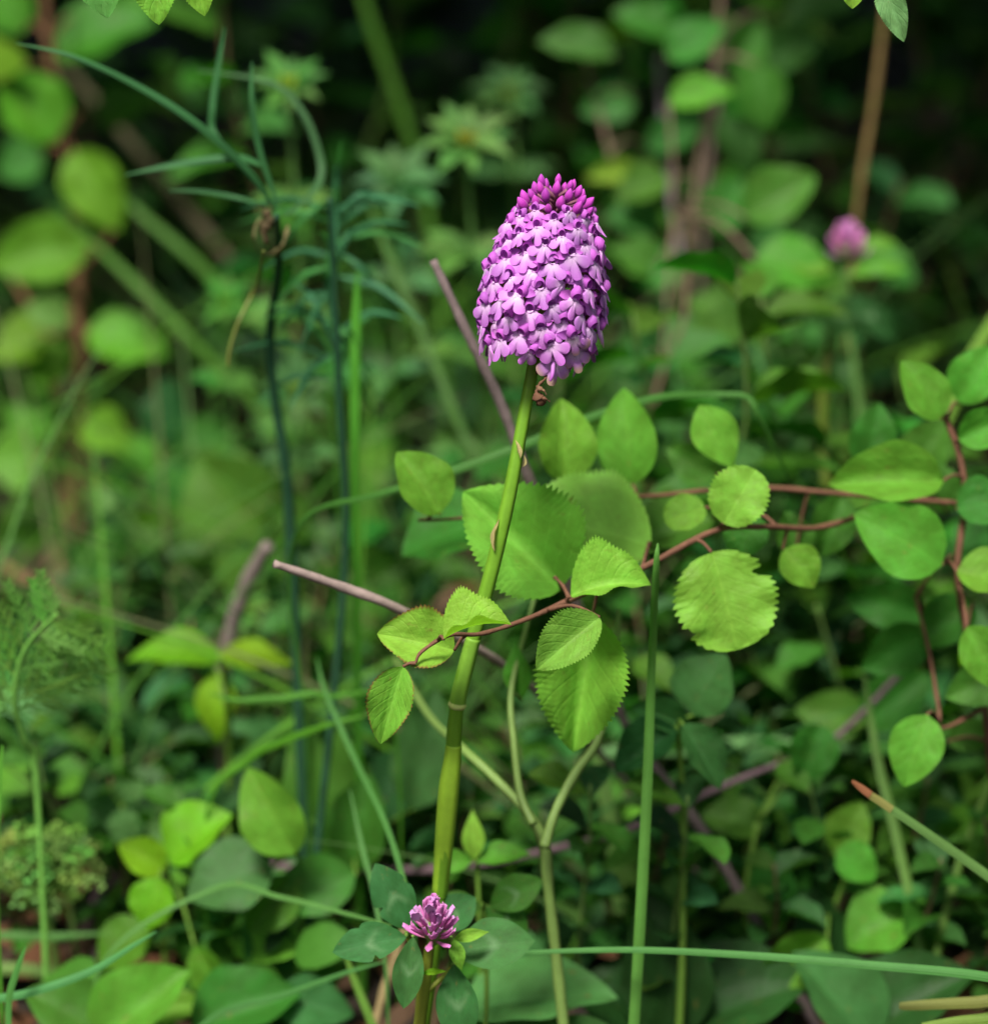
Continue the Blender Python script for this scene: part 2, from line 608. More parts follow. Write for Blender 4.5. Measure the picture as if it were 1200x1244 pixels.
def twig(label, pts, col, name='dead_twig', cat='twig', mat='bark', group=None, drop=True, wob=0.3):
    wp = [(P(a[0], a[1], a[2]), a[3] * 0.00025 * a[2]) for a in pts]
    if drop and wp[0][0].z > 0:
        wp.insert(0, (ground_below(wp[0][0]), wp[0][1]))
    o = Vector(wp[0][0])
    o.z = 0
    me = tube_mesh(name, [(p.x - o.x, p.y - o.y, p.z - o.z, r) for p, r in wp], MAT[mat], 9, 8, wob, R.random())
    b = obj(name, me, None, Matrix.Translation(o), col)
    return tag(b, label, cat, group)


# ------------------------------------------------------------------ ground
def build_ground():
    N = 130
    V, F = [], []
    def sp(u):
        return math.copysign(abs(u) ** 3.2 * 30 + abs(u) * 1.0, u)
    for i in range(N + 1):
        for j in range(N + 1):
            x, y = sp(2 * i / N - 1), sp(2 * j / N - 1) + 0.5
            z = 0.012 * noise.noise(Vector((x * 7, y * 7, 0))) + 0.006 * noise.noise(Vector((x * 28, y * 28, 3)))
            V.append((x, y, z * (1 if abs(x) < 3 and abs(y) < 3 else 0.3) - 0.003))
    for i in range(N):
        for j in range(N):
            a = i * (N + 1) + j
            F.append((a, a + N + 1, a + N + 2, a + 1))
    m, n, out = new_mat('soil')
    L = n.links.new
    tc = nd(n, 'ShaderNodeTexCoord')
    n1 = nd(n, 'ShaderNodeTexNoise')
    n1.inputs['Scale'].default_value = 45
    n1.inputs['Detail'].default_value = 9
    n1.inputs['Roughness'].default_value = 0.75
    L(tc.outputs['Object'], n1.inputs['Vector'])
    rp = nd(n, 'ShaderNodeValToRGB')
    L(n1.outputs[0], rp.inputs[0])
    e = rp.color_ramp.elements
    e[0].position, e[0].color = 0.3, (0.012, 0.009, 0.006, 1)
    e[1].position, e[1].color = 0.75, (0.05, 0.032, 0.019, 1)
    bs = nd(n, 'ShaderNodeBsdfPrincipled')
    L(rp.outputs[0], bs.inputs['Base Color'])
    bs.inputs['Roughness'].default_value = 0.95
    bp = nd(n, 'ShaderNodeBump')
    bp.inputs['Strength'].default_value = 0.8
    bp.inputs['Distance'].default_value = 0.006
    L(n1.outputs[0], bp.inputs['Height'])
    L(bp.outputs[0], bs.inputs['Normal'])
    L(bs.outputs[0], out.inputs[0])
    o = obj('ground', mesh_from('ground', V, F, m))
    o['kind'] = 'structure'
    tag(o, 'dark brown woodland soil under the plants', 'ground')


build_ground()


def scatter_mesh(name, mat, items):
    """items: (pos, dir, nrm, L, W, fold, colour): many little leaves in one mesh"""
    V, F, C = [], [], []
    prof = ((0, 0.02), (0.08, 0.22), (0.22, 0.41), (0.45, 0.5), (0.68, 0.42), (0.86, 0.24), (0.96, 0.08), (1.0, 0.0))
    for pos, x, nrm, L, W, fold, c in items:
        x = x.normalized()
        z = (nrm - x * nrm.dot(x))
        if z.length < 1e-4:
            continue
        z.normalize()
        y = z.cross(x)
        b = len(V)
        for t, hw in prof:
            for s in (-1, 0, 1):
                V.append(pos + x * (t * L) + y * (s * hw * W) + z * (abs(s) * hw * W * fold + L * 0.4 * t * (1 - t)))
                C.append(c)
        for i in range(7):
            for j in range(2):
                a = b + i * 3 + j
                F.append((a, a + 3, a + 4, a + 1))
    return mesh_from(name, V, F, mat, None, C)


def rv(r=R):
    while True:
        v = Vector((r.uniform(-1, 1), r.uniform(-1, 1), r.uniform(-1, 1)))
        if 0.05 < v.length < 1:
            return v.normalized()


def build_stuff():
    r = random.Random(21)
    # brown fallen leaves
    items = []
    for _ in range(1500):
        y = r.uniform(-0.1, 1.6)
        x = r.uniform(-0.35, 0.35) * (1 + 0.6 * max(0, y))
        c = r.choice([(0.09, 0.04, 0.02), (0.06, 0.035, 0.02), (0.12, 0.06, 0.03), (0.035, 0.022, 0.014), (0.14, 0.09, 0.055)])
        d = Vector((r.uniform(-1, 1), r.uniform(-1, 1), r.uniform(-0.2, 0.25)))
        n = Vector((r.uniform(-0.5, 0.5), r.uniform(-0.5, 0.5), 1))
        items.append((Vector((x, y, r.uniform(0.0, 0.016))), d, n, r.uniform(0.015, 0.04), r.uniform(0.006, 0.024), r.uniform(-0.6, 0.6), c))
    o = obj('leaf_litter', scatter_mesh('leaf_litter', MAT['litter'], items))
    tag(o, 'brown dead leaves littering the soil beneath the plants', 'leaf litter', kind='stuff')
    # low ground cover
    items = []
    for _ in range(9000):
        y = 0.09 + 1.2 * r.random() ** 1.1
        x = r.uniform(-0.33, 0.33) * (1 + 0.7 * max(0, y))
        if noise.noise(Vector((x * 7, y * 6, 5))) < 0.06 and r.random() < 0.96:
            continue
        if y > 0.33 and r.random() < 0.62:
            continue
        z = r.uniform(0.006, 0.05 + 0.10 * min(0.4, max(0, y - 0.08)))
        c = r.choice([GREEN['d'], GREEN['g'], GREEN['t'], GREEN['k'], GREEN['m'], GREEN['m']])
        d = Vector((r.uniform(-1, 1), r.uniform(-1, 1), r.uniform(-0.5, 0.5)))
        n = Vector((r.uniform(-0.6, 0.6), r.uniform(-0.9, 0.3), 1))
        L = r.uniform(0.012, 0.030)
        items.append((Vector((x, y, z)), d, n, L, L * r.uniform(0.5, 0.9), r.uniform(0.05, 0.4), c))
    o = obj('ground_cover', scatter_mesh('ground_cover', MAT['mass'], items))
    tag(o, 'low mixed green ground cover filling the shade between the taller plants', 'ground cover', kind='stuff')
    # dense thicket behind
    items = []
    for _ in range(6500):
        y = r.uniform(0.62, 2.3)
        x = r.uniform(-0.45, 0.45) * (1 + 0.55 * y)
        h = 0.18 + 0.30 * min(1, max(0, (y - 0.5) / 0.9))
        z = r.uniform(0.01, 1) ** 0.8 * h
        if noise.noise(Vector((x * 6, y * 4, z * 6 + 9))) < 0.14 and r.random() < 0.97:
            continue
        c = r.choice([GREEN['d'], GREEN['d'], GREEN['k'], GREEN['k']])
        d = Vector((r.uniform(-1, 1), r.uniform(-1, 1), r.uniform(-0.8, 0.4)))
        n = Vector((r.uniform(-0.6, 0.6), r.uniform(-1.0, 0.3), 1))
        L = r.uniform(0.018, 0.04)
        items.append((Vector((x, y, z)), d, n, L, L * r.uniform(0.5, 0.9), r.uniform(0.05, 0.4), c))
    # taller leaves added at back and sides, mostly unseen, to block low sky light
    for _ in range(9000):
        if r.random() < 0.5:
            y, x = r.uniform(1.7, 2.7), r.uniform(-2.2, 2.2)
        else:
            y, x = r.uniform(-0.6, 2.2), r.choice((-1, 1)) * r.uniform(0.75, 1.6)
        z = r.uniform(0.02, 1.5)
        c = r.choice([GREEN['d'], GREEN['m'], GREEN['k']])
        L = r.uniform(0.06, 0.11)
        items.append((Vector((x, y, z)), rv(r), Vector((r.uniform(-0.6, 0.6), r.uniform(-0.8, 0.8), 1)), L, L * r.uniform(0.6, 0.95), r.uniform(0.05, 0.4), c))
    # unseen leaf canopy added above the frame to shade the background
    for _ in range(11000):
        x = r.uniform(-1.6, 1.6)
        y = r.uniform(0.54 if x < 0.06 else 0.40, 2.4)
        L = r.uniform(0.05, 0.09)
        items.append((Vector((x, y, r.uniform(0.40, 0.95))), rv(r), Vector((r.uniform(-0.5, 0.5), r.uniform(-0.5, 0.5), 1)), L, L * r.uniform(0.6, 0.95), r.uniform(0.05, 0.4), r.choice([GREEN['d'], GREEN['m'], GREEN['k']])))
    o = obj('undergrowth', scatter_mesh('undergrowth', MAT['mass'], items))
    tag(o, 'dense dark leafy thicket closing off the view, plus unseen leaves added to shade it', 'undergrowth', kind='stuff')
    # fine grass in the shade behind
    V, F, C = [], [], []
    for _ in range(1000):
        y = 0.20 + 1.0 * r.random() ** 1.3
        x = r.uniform(-0.3, 0.3) * (1 + 0.7 * y)
        h = r.uniform(0.10, 0.34)
        lean = Vector((r.uniform(-1.0, 1.0), r.uniform(-0.5, 0.6), 0)) * h
        w_ = r.uniform(0.0004, 0.0012)
        an = r.uniform(0, 3.14)
        s = Vector((math.cos(an), math.sin(an), 0)) * w_
        c = r.choice([GREEN['d'], GREEN['m'], GREEN['t'], GREEN['g'], GREEN['p'], GREEN['g'], (0.12, 0.14, 0.06)])
        b = len(V)
        for i in range(7):
            t = i / 6
            p = Vector((x, y, -0.01)) + Vector((0, 0, h * (t - 0.22 * t * t))) + lean * t * t
            V += [p - s * (1 - t ** 2), p + s * (1 - t ** 2)]
            C += [c, c]
        for i in range(6):
            F.append((b + 2 * i, b + 2 * i + 1, b + 2 * i + 3, b + 2 * i + 2))
    o = obj('wild_grass', mesh_from('wild_grass', V, F, MAT['mass'], None, C))
    tag(o, 'thin wild grass growing through the shaded undergrowth', 'grass', kind='stuff')


build_stuff()


# ------------------------------------------------------------------ pyramidal orchid
def lip_mesh(seed, mat):
    r = random.Random(seed)
    V, F, U = [(0, -0.3, 0.0)], [], [(0, 0.5)]
    NA, NR = 96, 7
    lobes = ((r.uniform(-0.08, 0.08), 0.37, 7.6 + r.uniform(-0.8, 0.6)), (0.90 + r.uniform(-0.06, 0.06), 0.54, 6.9 + r.uniform(-0.6, 0.5)), (-0.90 + r.uniform(-0.06, 0.06), 0.54, 6.9 + r.uniform(-0.6, 0.5)))
    ph = r.uniform(0, 6)
    def rad(th):
        best = 0.0
        for c, hw, rm in lobes:
            q = abs((th - c) / hw)
            if q < 1:
                best = max(best, (rm - 3.2) * (1 - q ** 2.8) ** 0.75)
        b = 3.2
        if abs(th) > 1.36:
            b = 3.2 - (abs(th) - 1.36) * 1.6
        return max(b, 1.0) + best
    bendc = r.uniform(-0.02, 0.035)
    for k in range(1, NR + 1):
        rho = k / NR
        for j in range(NA):
            th = -math.pi + 2 * math.pi * j / NA
            rr = rad(th) * rho
            x, y = rr * math.sin(th), -0.3 - rr * math.cos(th)
            lo = min(abs(th - c) / hw for c, hw, _ in lobes)
            z = 0.55 * rho * (1 - rho) * 2 - 0.030 * rr * rr * (0.35 + 0.6 * abs(math.sin(th)))
            z += bendc * rr * rr * max(0, math.cos(th)) ** 3
            z -= 0.5 * rho ** 3 * min(lo, 1) ** 2
            z += 0.12 * math.sin(3 * th + ph) * rho
            z += 0.55 * math.exp(-((x / 0.5 - 1.5) ** 2)) * math.exp(-rr / 2.2) + 0.55 * math.exp(-((x / 0.5 + 1.5) ** 2)) * math.exp(-rr / 2.2)
            V.append((x, y, z))
            U.append((min(1, rr / 8.0), 0.5 + th / 6.3))
    for j in range(NA):
        F.append((0, 1 + j, 1 + (j + 1) % NA))
    for k in range(NR - 1):
        for j in range(NA):
            a, b = 1 + k * NA, 1 + (k + 1) * NA
            F.append((a + j, b + j, b + (j + 1) % NA, a + (j + 1) % NA))
    return mesh_from('orchid_lip', V, F, mat, U)


def hood_mesh():
    V, F, U = [], [], []
    ax = Vector((0, -0.55, 0.83)).normalized()
    sx = Vector((1, 0, 0))
    sy = ax.cross(sx)
    NA, NR = 20, 8
    for k in range(NR + 1):
        ph = math.radians(48 + (180 - 48) * k / NR)
        for j in range(NA):
            an = 2 * math.pi * j / NA
            d = ax * math.cos(ph) + (sx * math.cos(an) + sy * math.sin(an)) * math.sin(ph)
            pinch = 1 + 0.22 * max(0, d.y) ** 2
            V.append((d.x * 2.1 / pinch, 1.9 + d.y * 2.5 * pinch, 0.2 + d.z * 2.1))
            U.append((0.75 - 0.7 * (k / NR) + 0.25, j / NA))
    for k in range(NR):
        for j in range(NA):
            F.append((k * NA + j, k * NA + (j + 1) % NA, (k + 1) * NA + (j + 1) % NA, (k + 1) * NA + j))
    return mesh_from('orchid_hood', V, F, MAT['hood'], U)


def sepal_mesh(sgn, seed):
    r = random.Random(seed)
    V, F, U = [], [], []
    nu, nv = 9, 2
    for i in range(nu + 1):
        t = i / nu
        hw = 1.9 * max(0.08, math.sin(math.pi * t ** 0.75) ** 0.8)
        c = Vector((sgn * (0.9 + 4.6 * t), 1.5 + 2.6 * t - 0.6 * t * t, -0.6 + 0.5 * math.sin(3 * t) - 1.0 * t * t))
        ac = Vector((-0.5 * sgn, 0.86, 0.1))
        for j in range(-nv, nv + 1):
            s = j / nv
            V.append(c + ac * (s * hw) + Vector((0, 0, 1)) * (0.35 * s * s * hw))
            U.append((0.25 + 0.75 * t, (s + 1) / 2))
    W = 2 * nv + 1
    for i in range(nu):
        for j in range(2 * nv):
            F.append((i * W + j, (i + 1) * W + j, (i + 1) * W + j + 1, i * W + j + 1))
    return mesh_from('orchid_sepal', V, F, MAT['hood'], U)


def bud_mesh(seed):
    r = random.Random(seed)
    V, F, U = [], [], []
    NA, NR = 18, 12
    for k in range(NR + 1):
        t = k / NR
        rad = 1.75 * max(0.02, math.sin(math.pi * min(1, t * 0.97 + 0.03) ** 0.9)) ** 0.75
        for j in range(NA):
            an = 2 * math.pi * j / NA
            g = 1 - 0.10 * (0.5 + 0.5 * math.cos(3 * an + seed)) ** 4
            V.append((rad * g * math.cos(an), t * 6.4, rad * g * math.sin(an) + 0.25 * math.sin(t * 3)))
            U.append((t, j / NA))
    for k in range(NR):
        for j in range(NA):
            F.append((k * NA + j, k * NA + (j + 1) % NA, (k + 1) * NA + (j + 1) % NA, (k + 1) * NA + j))
    return mesh_from('orchid_bud', V, F, MAT['bud'], U)


def build_orchid():
    stem_px = [(478, 1420, 1.085, 9.03), (500, 1330, 1.068, 9.46), (521, 1200, 1.048, 8.60), (535, 1080, 1.034, 8.60), (545, 960, 1.024, 11.61), (549, 930, 1.022, 9.89),
               (556, 850, 1.016, 9.03), (575, 775, 1.011, 9.03), (598, 690, 1.007, 9.03), (617, 610, 1.004, 8.60), (632, 530, 1.003, 7.91), (648, 441, 1.003, 7.40),
               (660, 370, 1.000, 5.59), (673, 285, 0.995, 3.87), (679, 240, 0.9915, 0.86)]
    wp = [(P(a, b, c), r * 0.00025 * c) for a, b, c, r in stem_px]
    g = wp[0][0].copy()
    root = thing('orchid', 'tall purple pyramidal orchid with a dense cone of flowers on a green stem', 'orchid', Vector((g.x, g.y, 0)))
    wp[0] = (Vector((g.x, g.y, -0.01)), wp[0][1])
    tube('stem', root, wp, MAT['stem'], (0.105, 0.235, 0.018), 16, 8, 0.05)
    # clasping sheath leaf with a pale rim low on the stem
    def along(py):
        for (a, b) in zip(stem_px, stem_px[1:]):
            if b[1] <= py <= a[1]:
                t = (a[1] - py) / (a[1] - b[1])
                return tuple(x + (y - x) * t for x, y in zip(a, b))
        return stem_px[-1]
    def sheath(name, ys, extra, col):
        pts = []
        for i, py in enumerate(ys):
            a = along(py)
            pts.append((P(a[0], py, a[2]), (a[3] + extra[i]) * 0.00025 * a[2]))
        return tube(name, root, pts, MAT['stem'], col, 16, 5)
    s1 = sheath('stem_sheath', (1090, 1010, 955, 922, 905), (0.6, 1.6, 1.2, 0.9, 0.3), (0.20, 0.355, 0.028))
    s2 = sheath('stem_sheath', (857, 840, 800, 775), (1.6, 1.0, 0.8, 0.2), (0.13, 0.27, 0.03))
    sheath('sheath_rim', (860, 857, 852), (0.8, 2.2, 1.0), (0.42, 0.50, 0.16))
    # little papery scales on the stem
    for px, py, L, ang, sgn in ((626, 545, 24, 105, 0.4), (598, 650, 40, 82, -0.8), (640, 560, 16, 80, 1.0), (586, 745, 22, 60, 0.9), (572, 742, 26, 75, -0.9)):
        a = along(py)
        x0 = a[0] + sgn * a[3] * 0.9
        dz = a[2] - 0.00025 * a[3] * math.sqrt(max(0, 1 - min(1, sgn * sgn))) - 0.0012
        b = P(x0, py + L / 2, dz)
        an = math.radians(ang)
        t = P(x0 + math.cos(an) * L, py + L / 2 - math.sin(an) * L, dz)
        me = leaf_mesh('bract', pr_lance, MAT['dry'], 10, 2, 0, 1, 0.5, 0.15, 0.04, seed=int(py), ratio=0.3)
        obj('bract', me, root, leaf_matrix(b, t, 0.0016, -FWD + RIGHT * sgn, root.location), (0.42, 0.36, 0.16))
    # inflorescence
    A, B = wp[11][0], P(680, 215, 0.990)
    ax = (B - A).normalized()
    HL = (B - A).length
    fx = (RIGHT - ax * RIGHT.dot(ax)).normalized()
    fy = ax.cross(fx)
    prof = [(0.0, 0.0125), (0.06, 0.0145), (0.15, 0.0168), (0.25, 0.0180), (0.4, 0.0176), (0.55, 0.0160), (0.7, 0.0142), (0.8, 0.0124), (0.88, 0.0100), (0.95, 0.0070), (1.03, 0.0026)]
    def rad(a):
        for (p, q) in zip(prof, prof[1:]):
            if p[0] <= a <= q[0]:
                return p[1] + (q[1] - p[1]) * (a - p[0]) / (q[0] - p[0])
        return prof[-1][1]
    lips = [lip_mesh(s, MAT['lip']) for s in range(12)]
    old = [lip_mesh(40 + s, MAT['lip_old']) for s in range(2)]
    hood = hood_mesh()
    sep = {s: [sepal_mesh(s, k) for k in range(2)] for s in (-1, 1)}
    spur = tube_mesh('orchid_spur', [(0, -0.6, -0.4, 0.55), (0.1, -2.4, -2.4, 0.45), (0.2, -5.5, -3.6, 0.4), (0.1, -8.5, -3.8, 0.25)], MAT['hood'], 7, 4)
    ovary = tube_mesh('orchid_ovary', [(0, 1.2, -1.2, 0.9), (0.2, 0.2, -4, 1.0), (0, -3.2, -8.5, 0.8)], MAT['stem'], 8, 4)
    buds = [bud_mesh(k) for k in range(3)]
    mm = 0.001
    r = random.Random(5)
    a, k = 0.06, 0
    tot = 0.0
    while a < 1.0:
        Ra = rad(a)
        th = k * 2.399963 + 0.35
        rd = fx * math.cos(th) + fy * math.sin(th)
        p = A + ax * (a * HL) + rd * Ra * r.uniform(0.93, 1.06)
        back = rd.dot(FWD)
        if a < 0.85:
            f = obj('floret', None, root)
            beta = math.radians(4 + 36 * max(0, a - 0.2) / 0.6 + r.uniform(-10, 10))
            if a < 0.12:
                beta -= math.radians(16)
            nz = (rd * math.cos(beta) + ax * math.sin(beta)).normalized()
            ty = (ax - nz * ax.dot(nz)).normalized()
            roll = r.gauss(0, 0.28)
            tx = ty.cross(nz)
            ty, tx = ty * math.cos(roll) + tx * math.sin(roll), tx * math.cos(roll) - ty * math.sin(roll)
            young = max(0, (a - 0.62) / 0.20)
            sc = mm * (0.79 - 0.22 * young) * r.uniform(0.93, 1.08)
            m = Matrix.Identity(4)
            for i in range(3):
                m[i][0], m[i][1], m[i][2] = tx[i] * sc, ty[i] * sc, nz[i] * sc
                m[i][3] = p[i] - root.location[i]
            f.matrix_basis = m
            tired = a < 0.30 and rd.x > 0.35 and r.random() < 0.75
            lm = r.choice(old) if tired else r.choice(lips)
            tilt = Matrix.Translation((0, 0, 0.5)) @ Matrix.Rotation(r.uniform(-0.34, 0.1) + (0.4 * young), 4, 'X') @ Matrix.Rotation(r.gauss(0, 0.22), 4, 'Y') @ Matrix.Scale(r.uniform(0.88, 1.12), 4)
            obj('lip', lm, f, tilt)
            obj('hood', hood, f, Matrix.Translation((r.uniform(-0.2, 0.2), 0.4, 0.55)) @ Matrix.Rotation(r.uniform(-0.15, 0.25), 4, 'X') @ Matrix.Scale(r.uniform(0.9, 1.1), 4))
            for s in (-1, 1):
                obj('sepal', r.choice(sep[s]), f, Matrix.Translation((0, 0, 0.2)) @ Matrix.Rotation(r.uniform(-0.45, 0.3) * s, 4, 'Z'))
            obj('spur', spur, f)
            obj('ovary', ovary, f, None, (0.16, 0.12, 0.06))
            area = 38e-6 * (1 - 0.35 * young)
        else:
            beta = math.radians(38 + 50 * (a - 0.82) / 0.18 + r.uniform(-10, 10))
            ny = (rd * math.cos(beta) + ax * math.sin(beta)).normalized()
            tx = ax.cross(rd).normalized()
            tz = tx.cross(ny)
            sc = mm * (0.84 - 0.20 * (a - 0.82) / 0.18) * r.uniform(0.85, 1.12)
            base = p - ny * 3.2 * mm
            m = Matrix.Identity(4)
            for i in range(3):
                m[i][0], m[i][1], m[i][2] = tx[i] * sc, ny[i] * sc, tz[i] * sc
                m[i][3] = base[i] - root.location[i]
            obj('bud', r.choice(buds), root, m)
            ctr = A + ax * ((a - 0.10) * HL)
            tube('bud_stalk', root, [(ctr, 0.0006), (base + ny * 0.0008, 0.0007)], MAT['stem'], (0.20, 0.08, 0.12), 6, 1)
            area = 15e-6
        a += area / (2 * math.pi * max(Ra, 0.003) * HL)
        k += 1
    # a shrivelled brown flower hanging under the cone, and a few dried lips at its lower edge
    q0 = P(653, 452, 0.994)
    tube('withered_flower', root, [(q0, 0.0005), (P(663, 458, 0.990), 0.0003), (P(654, 468, 0.989), 0.0006), (P(652, 478, 0.989), 0.0010), (P(656, 486, 0.990), 0.0013), (P(661, 484, 0.988), 0.0005), (P(668, 488, 0.989), 0.0002)], MAT['dry'], (0.15, 0.075, 0.045), 7, 6, 1.4)
    tube('withered_flower', root, [(P(654, 472, 0.9885), 0.0008), (P(660, 474, 0.988), 0.0004), (P(664, 480, 0.9885), 0.0002)], MAT['dry'], (0.20, 0.12, 0.07), 6, 5, 1.2)
    tube('withered_flower', root, [(P(672, 440, 0.988), 0.0007), (P(671, 455, 0.986), 0.0006), (P(668, 463, 0.986), 0.0003)], MAT['hood'], (0.5, 0.2, 0.5), 7, 4)


build_orchid()


# ------------------------------------------------------------------ red clovers
def clover_floret_mesh(seed, mat):
    """a narrow tube ending in an upright standard petal, along +Y"""
    V, F, U = [], [], []
    NA, NR = 10, 10
    for k in range(NR + 1):
        t = k / NR
        wide = 0.36 + 0.72 * t ** 1.3 * (1 - max(0, t - 0.78) * 3.4)
        thin = 0.35 + 0.1 * t - 0.38 * max(0, t - 0.55) / 0.45
        for j in range(NA):
            an = 2 * math.pi * j / NA
            V.append((wide * math.cos(an), 6.2 * t, max(0.05, thin) * math.sin(an) + 2.6 * t * t * (0.6 if seed else 1) + 0.35 * t * math.cos(2 * an)))
            U.append((t, j / NA))
    for k in range(NR):
        for j in range(NA):
            F.append((k * NA + j, k * NA + (j + 1) % NA, (k + 1) * NA + (j + 1) % NA, (k + 1) * NA + j))
    F.append(tuple(NR * NA + j for j in range(NA)))
    return mesh_from('clover_floret', V, F, mat, U)


CF = {'pink': [clover_floret_mesh(s, MAT['clover_pink']) for s in (0, 1)], 'pale': [clover_floret_mesh(s, MAT['clover_pale']) for s in (0, 1)]}


def clover_head(root, c, axis, size, n, seed, special=()):
    r = random.Random(seed)
    axis = axis.normalized()
    sx = axis.orthogonal().normalized()
    sy = axis.cross(sx)
    me = tube_mesh('calyx', [(*(c - axis * size * 0.55 - root.location), size * 0.12), (*(c - axis * size * 0.2 - root.location), size * 0.34), (*(c + axis * size * 0.2 - root.location), size * 0.30), (*(c + axis * size * 0.4 - root.location), size * 0.05)], MAT['stem'], 10, 4)
    obj('calyx', me, root, None, (0.12, 0.22, 0.05))
    for i in range(n):
        f = (i + 0.5) / n
        ph = math.acos(1 - 1.45 * f)
        th = i * 2.39996 + seed
        d = axis * math.cos(ph) + (sx * math.cos(th) + sy * math.sin(th)) * math.sin(ph)
        d = (d + axis * 0.55 + rv(r) * 0.22).normalized()
        tz = (axis - d * axis.dot(d))
        tz = tz.normalized() if tz.length > 1e-3 else sx
        tx = d.cross(tz)
        sc = size / 6.2 * r.uniform(0.72, 1.0)
        b = c + d * size * 0.12 + axis * size * (0.30 - 0.75 * f)
        m = Matrix.Identity(4)
        for q in range(3):
            m[q][0], m[q][1], m[q][2], m[q][3] = tx[q] * sc, d[q] * sc, tz[q] * sc, b[q] - root.location[q]
        obj('floret', r.choice(CF['pale' if r.random() < 0.25 else 'pink']), root, m)
    for d, ln in special:
        d = d.normalized()
        tz = (-FWD - d * (-FWD).dot(d)).normalized()
        tx = d.cross(tz)
        sc = size / 6.2 * ln
        b = c + d * size * 0.3
        m = Matrix.Identity(4)
        for q in range(3):
            m[q][0], m[q][1], m[q][2], m[q][3] = tx[q] * sc, d[q] * sc, tz[q] * sc, b[q] - root.location[q]
        obj('floret', CF['pale'][0], root, m)


cl = plant('red_clover', 'pink red clover head with pale chevron leaves in front of the orchid stem', 'clover',
           [[(492, 1420, 1.036, 8), (508, 1260, 1.024, 8), (516, 1190, 1.019, 8), (522, 1150, 1.016, 6)],
            [(518, 1205, 1.02, 4), (505, 1165, 1.017, 3), (493, 1133, 1.016, 2.5)],
            [(518, 1205, 1.02, 4), (545, 1180, 1.022, 3), (558, 1155, 1.024, 2.5)]],
           [('clover', 477, 1090, 92, 52, 118, 1.022, 't', dict(face=0.75)),
            ('clover', 449, 1148, 92, 46, 192, 1.012, 't', dict(face=0.6, mesh=LM['clover', 1])),
            ('clover', 496, 1182, 88, 38, 262, 1.008, 't', dict(face=0.75)),
            ('clover', 557, 1222, 100, 52, 276, 1.016, 't', dict(face=0.7)),
            ('clover', 600, 1150, 100, 60, 8, 1.022, 't', dict(face=0.6)),
            ('clover', 555, 1110, 60, 44, 40, 1.034, 't', dict(face=0.5)),
            ('lance', 573, 1137, 44, 16, 12, 1.014, 'b'),
            ('lance', 556, 1160, 40, 20, 285, 1.010, 'b'),
            ('lance', 528, 1182, 30, 8, 5, 1.010, 'y')],
           stem_col=(0.20, 0.24, 0.03), leafname='leaflet', pcol=(0.12, 0.22, 0.04))
clover_head(cl, P(526, 1128, 1.006), Vector((0.05, -0.30, 1.0)), 0.0092, 54, 3,
            special=[(Vector((-0.10, -0.35, 1.0)), 1.25), (Vector((-0.62, -0.45, 0.75)), 1.25), (Vector((0.25, -0.45, 0.9)), 0.9)])

cl2 = plant('red_clover', 'small blurred pink clover flower on a stalk below the tan dry stem', 'clover',
            [[(1000, 900, 1.36, 4), (1010, 640, 1.35, 4), (1022, 430, 1.34, 4), (1028, 330, 1.335, 4)]],
            [('clover', 1068, 333, 74, 26, 5, 1.33, 'g', dict(face=0.4)),
             ('clover', 1066, 300, 48, 20, 8, 1.35, 'g', dict(face=0.4)),
             ('clover', 985, 325, 50, 30, 170, 1.35, 'g', dict(face=0.5)),
             ('clover', 1022, 385, 48, 80, 262, 1.32, 'd', dict(face=0.8)),
             ('clover', 1060, 385, 80, 36, 315, 1.32, 'd', dict(face=0.7)),
             ('clover', 1025, 450, 60, 34, 250, 1.33, 'd')],
            stem_col=(0.06, 0.14, 0.03), leafname='leaflet')
clover_head(cl2, P(1029, 302, 1.335), Vector((0, -0.25, 1)), 0.0095, 40, 8)


# ------------------------------------------------------------------ plum saplings round the orchid (red-brown twigs, toothed leaves)
REDTWIG = (0.125, 0.060, 0.038)
f1 = leaf_mesh('folded_leaf', pr_ovate, MAT['leaf'], 125, 6, 0.19, 25, 0.50, 0.06, 0.05, 0.005, seed=91)
f2 = leaf_mesh('curled_leaf', pr_ovate, MAT['leaf'], 120, 6, 0.19, 24, 0.42, 0.26, 0.07, 0.006, seed=92)
f3 = leaf_mesh('red_edged_leaf', pr_ovate, MAT['leaf_red'], 80, 5, 0.13, 20, 0.28, 0.10, 0.06, 0.009, seed=93)
f4 = leaf_mesh('broad_leaf', pr_ovate, MAT['leaf'], 140, 6, 0.17, 28, 0.14, 0.10, 0.04, 0.007, seed=94)
f5 = leaf_mesh('bitten_leaf', pr_round, MAT['leaf'], 90, 6, 0.24, 15, 0.08, 0.06, 0.08, 0.014, seed=95, notch=[(0.30, 1, 0.05, 0.30), (0.72, -1, 0.035, 0.16)])

